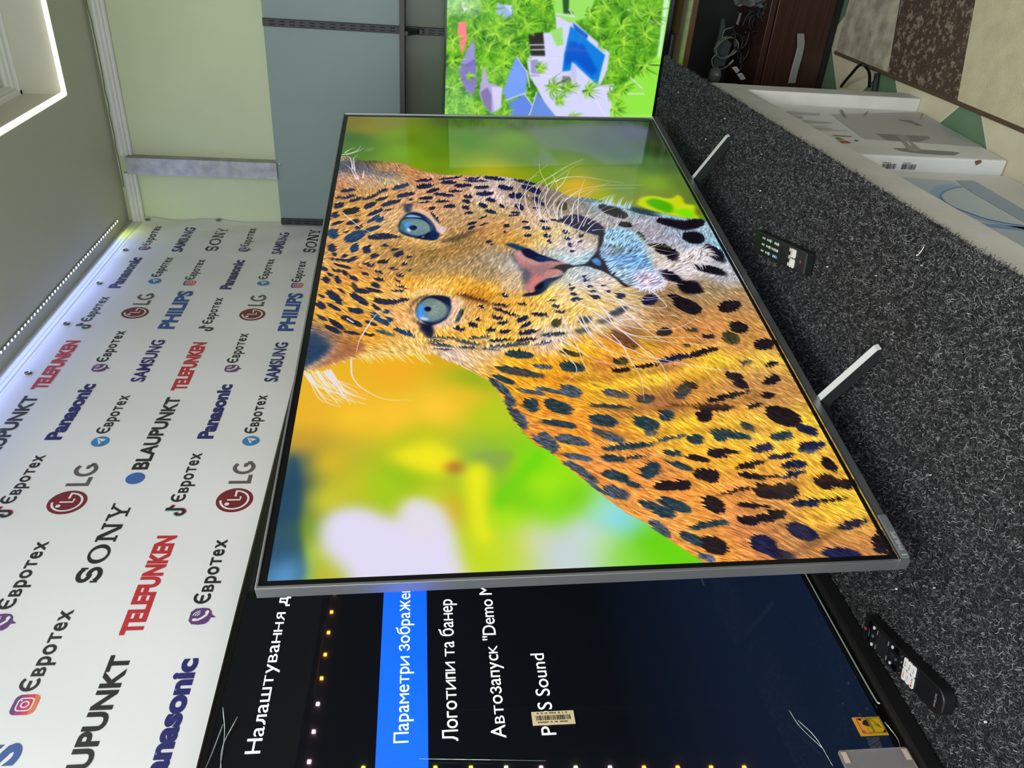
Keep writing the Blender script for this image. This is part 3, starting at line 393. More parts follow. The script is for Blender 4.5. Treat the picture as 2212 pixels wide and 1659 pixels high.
'FUR': '1404,-8,175,125,90;1628,2,170,150,120;1514,81,95,95,110;1529,38,80,80,95;1563,93,85,75,45;1531,138,190,140,90;1485,210,190,135,85;1454,238,190,140,105;1474,154,110,105,115;1451,57,200,160,130;1437,155,205,180,140;1347,50,190,145,90;1377,170,200,150,100;1349,239,205,160,115;1409,322,195,150,115;1262,3,205,155,85;1291,106,205,155,85;1278,239,205,155,110;1132,14,205,155,90;1183,86,205,155,90;1210,149,215,175,130;1060,-4,205,155,95;1350,348,205,160,120;1211,370,190,155,115;1351,445,205,180,170;1323,484,215,190,185;1266,453,195,170,120;1474,510,190,180,175;1353,556,150,130,110;1324,623,130,118,105;1268,685,150,140,130;1083,365,150,120,75;1159,472,195,150,95;1185,540,205,170,125;1185,580,215,185,165;1108,597,220,190,120;1083,658,205,190,190;1083,504,205,155,80;1133,418,190,140,90;1035,326,160,120,70;991,2,215,165,95;1036,70,215,165,100;1036,215,160,125,75;1035,277,150,120,70;1078,240,225,180,110;1064,283,220,180,115;903,79,215,150,75;862,36,225,165,75;945,181,195,150,90;945,240,165,135,85;944,300,170,140,95;881,217,235,170,65;745,24,230,170,75;708,49,245,175,45;821,128,235,180,80;840,195,240,180,110;724,208,240,180,120;839,263,245,195,110;671,135,240,165,45;682,20,150,110,100;674,0,60,80,110;647,23,60,85,115;631,-11,50,75,110;641,54,150,110,80;597,38,190,150,140;620,97,170,110,50;571,80,225,180,130;599,139,235,190,110;593,200,240,200,120;557,22,220,190,150;966,360,165,140,105;922,418,170,145,110;988,459,165,150,130;965,494,205,195,185;857,472,205,180,150;858,356,235,170,65;880,310,240,185,95;837,424,240,175,60;817,388,180,115,40;778,352,225,175,100;778,341,235,200,165;758,408,225,170,85;796,490,225,165,75;825,563,245,200,80;815,585,240,205,150;718,516,240,195,110;701,459,240,190,95;666,380,245,185,75;668,305,240,180,70;640,347,240,180,80;629,453,240,185,75;628,539,230,200,185;603,429,220,200,195;602,324,225,200,190;704,306,245,205,180;898,608,205,205,190;814,620,240,205,155;898,668,190,195,205;855,709,225,205,190;773,683,235,195,130;813,749,215,185,130;755,622,235,195,110;697,681,225,205,170;654,564,225,205,190;715,730,225,200,180;1133,639,205,185,140;1034,664,215,200,205;987,695,160,195,210;1108,728,190,175,150;988,632,180,200,205;1296,717,130,120,115;1213,813,165,160,165;1134,892,165,160,170;1083,920,165,165,180;1134,1000,150,165,185;1134,1068,165,190,205;1058,1060,140,175,195;1297,773,140,165,180;1263,837,150,175,190;986,859,195,185,175;986,923,205,195,180;940,950,225,215,220;894,1038,190,190,200;851,1000,150,130,100;810,940,170,145,105;811,844,140,115,80;729,989,190,140,85;654,1012,200,150,85;668,732,160,115,75;712,856,170,125,80;770,905,165,130,90;809,1061,175,140,100;600,610,245,180,45;624,701,235,160,55;622,778,245,190,70;621,833,220,150,65;656,898,190,130,75;673,960,215,150,90;494,625,250,195,55;476,694,250,200,65;482,767,250,205,70;519,861,245,195,65;550,935,245,200,70;565,1028,245,205,90;600,995,200,140,80;553,816,205,140,80;525,651,200,130,60;616,1068,200,150,90;579,448,245,175,40;544,528,245,165,40;479,571,235,160,45;482,470,240,165,50;421,533,235,150,50;425,623,240,180,60;419,672,245,180,65;443,779,190,130,75;429,735,200,140,85;441,840,220,155,75;440,892,200,145,80;469,953,190,140,85;467,1016,195,145,90;387,676,170,115,70;399,778,160,110,70;395,879,190,140,80;341,794,250,200,60;367,850,240,180,75;345,697,250,190,60;365,920,235,175,75;338,882,250,205,70;421,1000,190,140,85;334,617,225,145,60;377,576,240,155,60;338,503,240,155,70;296,554,245,165,55;293,657,225,155,70;302,755,245,190,70;299,850,245,190,75;295,947,240,190,80;333,1030,245,200,75;280,991,240,185,70;278,1059,230,180,80;256,603,235,150,85;259,697,215,140,75;262,792,245,180,65;245,882,245,185,65;242,977,240,180,70;226,1048,235,180,75;218,642,240,155,75;202,721,210,140,80;211,815,240,170,70;219,921,235,165,70;167,1005,245,195,70;131,1028,245,200,70;180,973,225,160,80;167,721,240,155,75;161,855,220,150,80;113,912,205,145,85;78,970,235,175,70;96,1049,240,190,75;118,797,240,160,80;88,745,235,160,80;84,831,205,135,90;49,906,190,135,85;24,984,190,135,85;31,1056,200,140,85;24,778,240,160,75;11,842,200,130,80;-7,1013,190,130,75;10,1064,200,145,90;90,702,240,165,90',
'BGC': '15,8,110,160,210;52,10,80,110,165;22,44,95,165,205;153,13,45,80,100;208,14,40,70,95;267,16,60,90,100;12,64,150,175,50;99,53,120,150,40;316,19,200,160,60;265,68,215,185,50;395,28,230,180,55;392,112,240,195,55;389,195,245,195,60;414,290,248,200,65;456,339,230,190,55;501,361,150,175,35;590,324,215,170,45;536,202,235,175,45;463,97,235,180,50;321,242,190,195,40;251,420,150,210,20;157,430,120,200,15;189,485,165,225,25;252,403,140,165,80;201,183,165,200,35;204,124,195,190,50;172,76,205,200,60;140,310,215,170,60;57,315,185,205,40;35,362,195,215,40;52,404,190,215,60;223,217,150,190,30;163,277,190,205,45;61,437,215,215,150;132,495,130,215,20;128,572,170,225,190;114,596,150,220,240;94,613,140,215,225;77,538,205,215,228;39,483,200,212,215;60,461,205,215,190;28,506,205,215,225;55,568,190,225,170;51,651,105,200,15;29,687,110,205,10;33,605,140,210,70;152,541,120,200,10;234,527,150,220,20;249,465,125,215,10;265,377,150,185,70;383,393,180,200,40;149,361,120,190,30;114,400,170,225,30;49,72,190,200,40;11,83,200,190,60;1868,32,120,112,45;1831,81,132,128,45;1860,126,125,125,60;1735,25,70,105,45;1664,51,80,120,45;1776,160,112,145,35;1742,237,100,130,25;1633,193,115,155,35;1636,312,95,130,20;1456,380,150,170,20;1480,467,175,170,30;1449,523,150,155,20;1503,324,110,140,20;1534,238,120,150,20;1746,392,75,120,30;1902,398,65,85,40;1751,549,100,135,45;1609,612,90,120,50;1826,491,85,110,60;1756,708,85,110,60;1797,794,80,100,70;1869,608,85,95,80;1477,671,110,150,30;1414,620,115,150,25;1415,714,205,165,35;1370,728,200,160,30;1326,778,150,165,20;1481,864,105,135,60;1583,992,80,115,60;1652,928,65,95,65;1761,869,70,90,75;1655,1056,40,65,25;1585,1070,75,100,60;1419,985,125,160,55;1387,875,110,140,75;1420,1075,95,120,55;1329,1094,95,110,50;1298,900,130,140,60;1256,1060,100,150,30;1807,1108,45,55,30;1886,1076,40,45,35;1843,1000,70,80,90;1358,1000,120,140,60',
'DIR': '1404,-8,161;1347,50,148;1468,126,163;1469,210,135;1262,3,43;1291,106,32;1349,239,18;1410,350,14;1351,445,16;1211,370,18;1294,510,12;1083,18,45;1183,111,33;1036,94,40;1059,166,26;904,10,129;903,79,123;745,46,128;821,128,123;671,135,128;945,193,23;989,240,24;967,312,24;922,382,27;943,431,32;858,356,23;817,423,29;759,352,19;720,416,21;757,486,24;649,347,163;629,453,21;650,305,165;699,547,29;775,602,49;1133,418,34;1133,496,39;1185,580,14;1083,543,40;1108,623,20;1034,664,25;987,695,48;1083,789,21;987,783,49;875,810,55;1134,892,40;1134,1000,178;940,950,56;813,702,126;810,940,144;732,860,142;626,614,144;624,723,146;621,833,147;691,1023,144;475,745,148;518,915,152;582,1045,143;562,447,129;421,533,121;373,673,136;368,821,140;392,980,143;309,566,118;240,693,128;235,832,139;254,981,146;154,1037,146;120,754,113;114,885,128;55,996,128;21,1052,128;23,811,119',
'POLY': '128,84,46,8,0.35,450,594,452,691,468,784,508,874,531,939,562,1020,547,1020,517,946,484,874,429,808,412,726,430,656;128,84,46,6,0.55,410,596,399,702,408,813,410,902,437,979,417,974,394,898,397,810,387,721,398,616;128,84,46,6,0.4,337,591,323,692,332,793,340,903,324,973,315,970,324,876,321,791,311,683,325,603;128,84,46,6,0.45,538,408,530,464,512,524,504,584,505,667,525,754,546,845,533,841,506,750,490,664,486,581,504,503,524,423;128,84,46,8,0.35,155,803,167,865,189,990,198,1089,188,1097,176,1009,157,885,149,813;70,48,40,6,0.5,8,873,28,928,67,1010,86,1078,80,1077,56,1010,20,936,0,879;96,64,44,10,0.35,653,664,668,710,674,784,658,817,618,844,605,769,622,691;20,17,28,5,0.93,1264,783,1283,818,1269,836,1237,845,1210,835,1228,812,1237,791;20,17,28,5,0.93,1202,941,1209,981,1198,1017,1205,1071,1189,1073,1150,1031,1141,997,1167,960;20,17,28,5,0.93,1125,993,1133,1028,1120,1045,1075,1024,1071,1001,1099,987;20,17,28,5,0.93,1035,891,1043,925,1019,949,984,940,985,923,1015,910;20,17,28,5,0.93,1043,1025,1043,1058,1011,1070,972,1071,976,1049,1011,1036;20,17,28,5,0.93,947,968,954,1011,924,1054,902,1048,921,1002;20,17,28,5,0.93,925,880,925,905,900,923,871,928,879,901,900,880;20,17,28,5,0.93,878,917,882,942,878,966,853,967,823,947,823,915,851,910;40,66,84,5,0.8,1283,864,1269,904,1247,945,1233,953,1233,908,1251,877;165,198,218,7,0.7,1336,698,1329,755,1297,820,1278,872,1269,865,1287,805,1312,752,1324,701;160,195,212,7,0.8,1247,933,1229,975,1211,1020,1198,1012,1211,966,1233,935;52,48,50,5,0.55,1089,305,1102,336,1123,367,1143,400,1136,406,1102,377,1079,340,1072,308;66,44,34,6,0.55,827,326,828,355,808,391,786,427,773,464,767,463,778,423,795,384,814,348;34,44,70,4,0.85,741,704,766,739,770,760,745,747,728,721;34,44,60,4,0.8,726,632,729,657,713,659,697,642,705,626;40,58,66,4,0.75,674,609,685,640,673,648,658,624;36,44,52,4,0.6,713,669,724,711,708,708,696,676;22,16,62,4,1,1196,639,1223,671,1232,699,1210,729,1184,755,1149,769,1120,761,1112,743,1128,716,1153,683,1175,662;16,12,38,2.5,1,1133,751,1124,765,1095,757,1043,741,1004,736,963,744,930,748,883,767,855,781,859,766,891,752,926,727,943,702,954,687,951,651,956,651,967,685,997,707,1035,728,1087,741;70,125,180,2,1,982,702,995,719,978,728,956,724,959,712;110,165,210,2,0.6,982,704,991,718,978,720,971,710;232,205,190,5,0.85,1263,228,1259,253,1222,281,1169,304,1145,319,1117,311,1131,298,1180,284,1226,264,1244,242;18,40,80,3,0.8,1289,199,1293,226,1262,224,1237,217,1240,207;14,36,82,2,1,1158,189,1197,197,1229,209,1242,228,1231,253,1201,274,1162,289,1131,296,1121,303,1091,295,1085,278,1094,244,1111,210,1131,193;60,95,150,2,0.7,1224,253,1190,276,1159,286,1131,282,1152,279,1187,269;150,185,228,2.5,0.9,1213,205,1226,218,1224,235,1210,253,1208,232;95,130,135,2,1,1158,190,1190,195,1205,207,1207,235,1197,260,1169,276,1141,278,1116,263,1108,239,1121,215,1141,196;122,148,155,10,0.95,1183,211,1197,235,1183,263,1152,272,1128,260,1124,236,1141,217;172,160,130,5,0.7,1195,253,1172,270,1145,276,1124,265,1152,270,1179,263;40,85,95,9,0.8,1165,191,1193,204,1158,206,1131,208,1141,198;85,155,232,3,1,1183,203,1181,220,1158,222,1138,223,1134,215,1151,210;235,240,250,2,1,1151,213,1148,222,1134,222,1133,216;18,34,66,2,1,1153,239,1148,238,1143,236,1141,232,1141,228,1143,224,1148,221,1153,220,1159,221,1163,224,1165,227,1165,232,1163,235,1159,238;12,20,48,2,1,1106,243,1116,263,1131,275,1111,273,1094,260;150,170,200,1.5,1,1104,253,1109,260,1106,261,1099,255;226,203,208,6,0.9,1162,296,1155,316,1138,320,1121,308,1134,299;10,22,48,1.5,0.9,1158,189,1193,195,1208,207,1211,235,1201,261,1172,277,1141,280,1140,278,1167,275,1195,259,1205,235,1202,208,1188,197,1157,192;160,176,176,1.5,0.45,1156,243,1157,265,1152,243;90,112,118,1.5,0.45,1152,243,1148,267,1148,243;160,176,176,1.5,0.45,1148,242,1139,267,1145,241;90,112,118,1.5,0.45,1145,241,1135,259,1142,240;160,176,176,1.5,0.45,1142,239,1127,255,1139,237;90,112,118,1.5,0.45,1140,236,1128,246,1138,234;160,176,176,1.5,0.45,1138,233,1123,240,1138,231;90,112,118,1.5,0.45,1138,230,1120,232,1138,228;90,112,118,1.5,0.45,1171,228,1193,231,1171,230;160,176,176,1.5,0.45,1171,231,1188,239,1171,233;90,112,118,1.5,0.45,1171,234,1189,247,1169,236;160,176,176,1.5,0.45,1169,237,1188,256,1167,239;90,112,118,1.5,0.45,1167,239,1179,259,1164,241;160,176,176,1.5,0.45,1164,241,1174,266,1160,242;90,112,118,1.5,0.45,1160,243,1164,264,1156,243;14,28,60,1.5,1,1153,240,1147,239,1143,236,1140,232,1140,227,1143,223,1147,221,1153,220,1159,220,1163,223,1166,227,1166,232,1163,236,1159,239;18,28,58,3,0.9,697,265,692,278,667,282,651,273,663,259,692,246;16,24,52,3,0.95,736,226,716,242,706,264,713,286,698,279,674,275,669,268,691,254,713,238;238,205,150,6,0.7,842,234,855,257,855,288,838,302,832,280,825,252,806,234;236,205,185,7,0.75,817,325,804,351,782,355,759,342,728,333,694,310,692,282,711,303,744,322,780,329;14,26,66,2.5,1,760,238,789,244,813,259,823,279,822,301,812,321,788,324,759,323,726,312,706,291,702,270,719,250,740,241;96,130,190,2,0.9,788,315,764,319,734,309,714,290,709,273,719,291,739,308,767,316;110,130,128,2,1,758,240,784,245,805,261,811,274,804,293,785,308,762,313,736,308,719,290,713,269,727,251;150,165,160,14,0.9,789,265,794,283,775,301,754,304,734,292,729,271,760,262;190,185,150,6,0.6,807,284,785,305,759,312,734,303,759,308,786,297;78,155,235,3,1,790,255,785,258,766,261,741,259,723,269,721,254,733,243,751,240,774,248;236,232,245,3,1,731,246,731,257,725,269,720,264,722,252;178,188,176,1.5,0.45,766,278,765,294,763,278;92,108,104,1.5,0.45,764,278,756,296,761,277;178,188,176,1.5,0.45,761,277,747,296,758,276;92,108,104,1.5,0.45,758,276,742,289,756,275;178,188,176,1.5,0.45,756,274,734,285,754,272;92,108,104,1.5,0.45,755,272,735,278,754,270;178,188,176,1.5,0.45,754,269,730,272,753,268;92,108,104,1.5,0.45,753,267,727,265,754,265;92,108,104,1.5,0.45,777,265,803,266,777,267;178,188,176,1.5,0.45,777,268,797,272,776,270;92,108,104,1.5,0.45,777,270,799,279,775,272;178,188,176,1.5,0.45,776,273,797,287,774,274;92,108,104,1.5,0.45,774,275,787,289,772,276;178,188,176,1.5,0.45,772,276,782,295,769,277;92,108,104,1.5,0.45,769,277,772,294,766,278;12,20,52,1.5,1,765,276,761,275,757,273,755,269,755,265,757,262,761,260,765,259,769,260,773,262,775,266,775,269,773,273,769,275;16,24,48,3,0.85,775,225,798,234,817,249,826,268,821,268,812,252,794,239,771,229,741,229,749,225;24,18,50,2,1,818,279,816,294,801,308,788,311,802,297,810,284;50,70,100,7,0.75,1016,492,1035,504,1016,514,956,518,906,526,843,516,848,509,912,512,957,502,987,493;188,135,138,2.5,1,1022,499,1037,513,1028,524,1005,528,987,541,973,565,981,591,981,610,970,628,957,641,935,628,920,616,906,596,895,572,871,548,848,537,837,532,837,517,854,512,888,519,923,518,963,507,994,500;150,115,118,14,0.85,972,523,962,555,965,589,965,614,935,585,905,557,911,533;222,128,122,8,0.8,865,522,900,532,905,549,891,560,865,544,842,534,843,524;212,160,150,6,0.8,1019,502,1028,515,1006,523,981,541,965,566,962,545,981,521,997,509;60,70,95,6,0.75,953,516,941,525,917,534,888,526,865,514,906,515;205,140,130,6,0.7,899,573,914,599,926,616,935,618,935,595,920,570;22,58,92,3,1,1066,476,1070,499,1054,523,1030,550,1007,567,995,559,1027,532,1036,508,1053,489;14,14,52,2.5,1,1035,519,1041,540,1017,562,995,593,976,617,980,591,974,565,990,542,1005,526;20,60,110,4,0.7,1006,550,1000,573,987,592,978,571,990,555;18,26,58,2.5,1,814,498,829,512,835,533,854,537,871,548,894,572,900,589,906,608,927,626,902,612,882,588,865,575,842,563,823,544,817,523;45,75,120,6,0.75,876,562,888,579,890,588,853,569,837,555,828,540,853,556;8,8,28,3,1,854,538,871,551,876,562,856,558,842,545;26,26,44,2.5,1,937,572,945,595,956,606,963,626,960,647,950,652,941,636,920,620,932,616,941,601;150,188,220,4,1,1137,767,1152,784,1154,824,1126,851,1079,863,1043,865,989,862,944,862,900,878,872,879,843,855,835,820,845,800,866,783,890,764,930,744,970,743,1008,732,1047,742,1095,759;120,165,222,14,0.9,1012,750,1020,787,1012,838,977,855,944,852,948,816,963,782,974,754;120,130,140,12,0.75,1043,744,1067,777,1055,805,1027,816,1008,785,997,752,1008,737;228,210,235,14,0.95,904,795,929,830,929,861,886,877,851,863,841,821,852,800;175,195,205,12,0.8,944,754,926,779,887,801,862,790,890,772,923,754;228,212,214,7,0.95,922,861,958,888,990,912,969,912,940,890,918,870;232,218,218,9,0.9,947,914,992,946,1031,988,1047,1027,1011,1042,977,1009,954,961,940,929;40,62,92,7,0.95,665,-12,671,10,639,39,620,51,585,36,556,10,551,-3,616,-12;160,105,75,6,0.8,579,44,614,70,637,113,612,122,583,87,561,56,545,11',
'BGP': '226,221,243,14,1,115,73,148,97,153,141,137,177,120,211,151,214,169,237,160,264,139,291,85,311,31,319,-17,318,-16,178,-4,139,27,112,63,81;228,222,225,14,0.7,147,216,161,243,148,273,112,288,76,261,85,232;236,226,42,15,1,280,185,303,229,316,272,291,308,263,323,233,309,226,277,245,230;232,230,40,14,1,241,329,253,358,239,380,180,377,101,371,67,374,57,353,103,338,182,331;170,85,60,11,0.8,251,297,259,320,250,332,228,322,234,300;110,205,15,10,0.8,155,380,195,412,254,456,289,486,261,489,194,437,143,395;140,165,85,8,0.8,272,336,284,386,275,431,230,395,252,381;38,75,102,6,0.75,298,6,240,26,174,36,116,40,69,50,30,57,0,55,-7,-1,118,-2,212,1;110,165,215,16,0.8,19,4,39,17,37,45,0,52,-4,4;205,218,30,5,0.9,1293,893,1326,907,1345,932,1346,963,1332,995,1337,1015,1356,1034,1337,1043,1299,1043,1289,1068,1248,1064,1207,1058,1211,1016,1229,975,1251,934;70,165,18,6,0.9,1317,926,1331,948,1322,974,1294,1000,1252,994,1243,973,1274,940,1288,929;120,215,20,7,0.9,1252,994,1266,1025,1257,1050,1211,1050,1220,1018;105,80,40,7,0.7,1275,1069,1271,1077,1230,1073,1220,1064,1239,1059;170,160,120,6,0.5,1654,72,1669,91,1667,106,1650,92,1640,81',
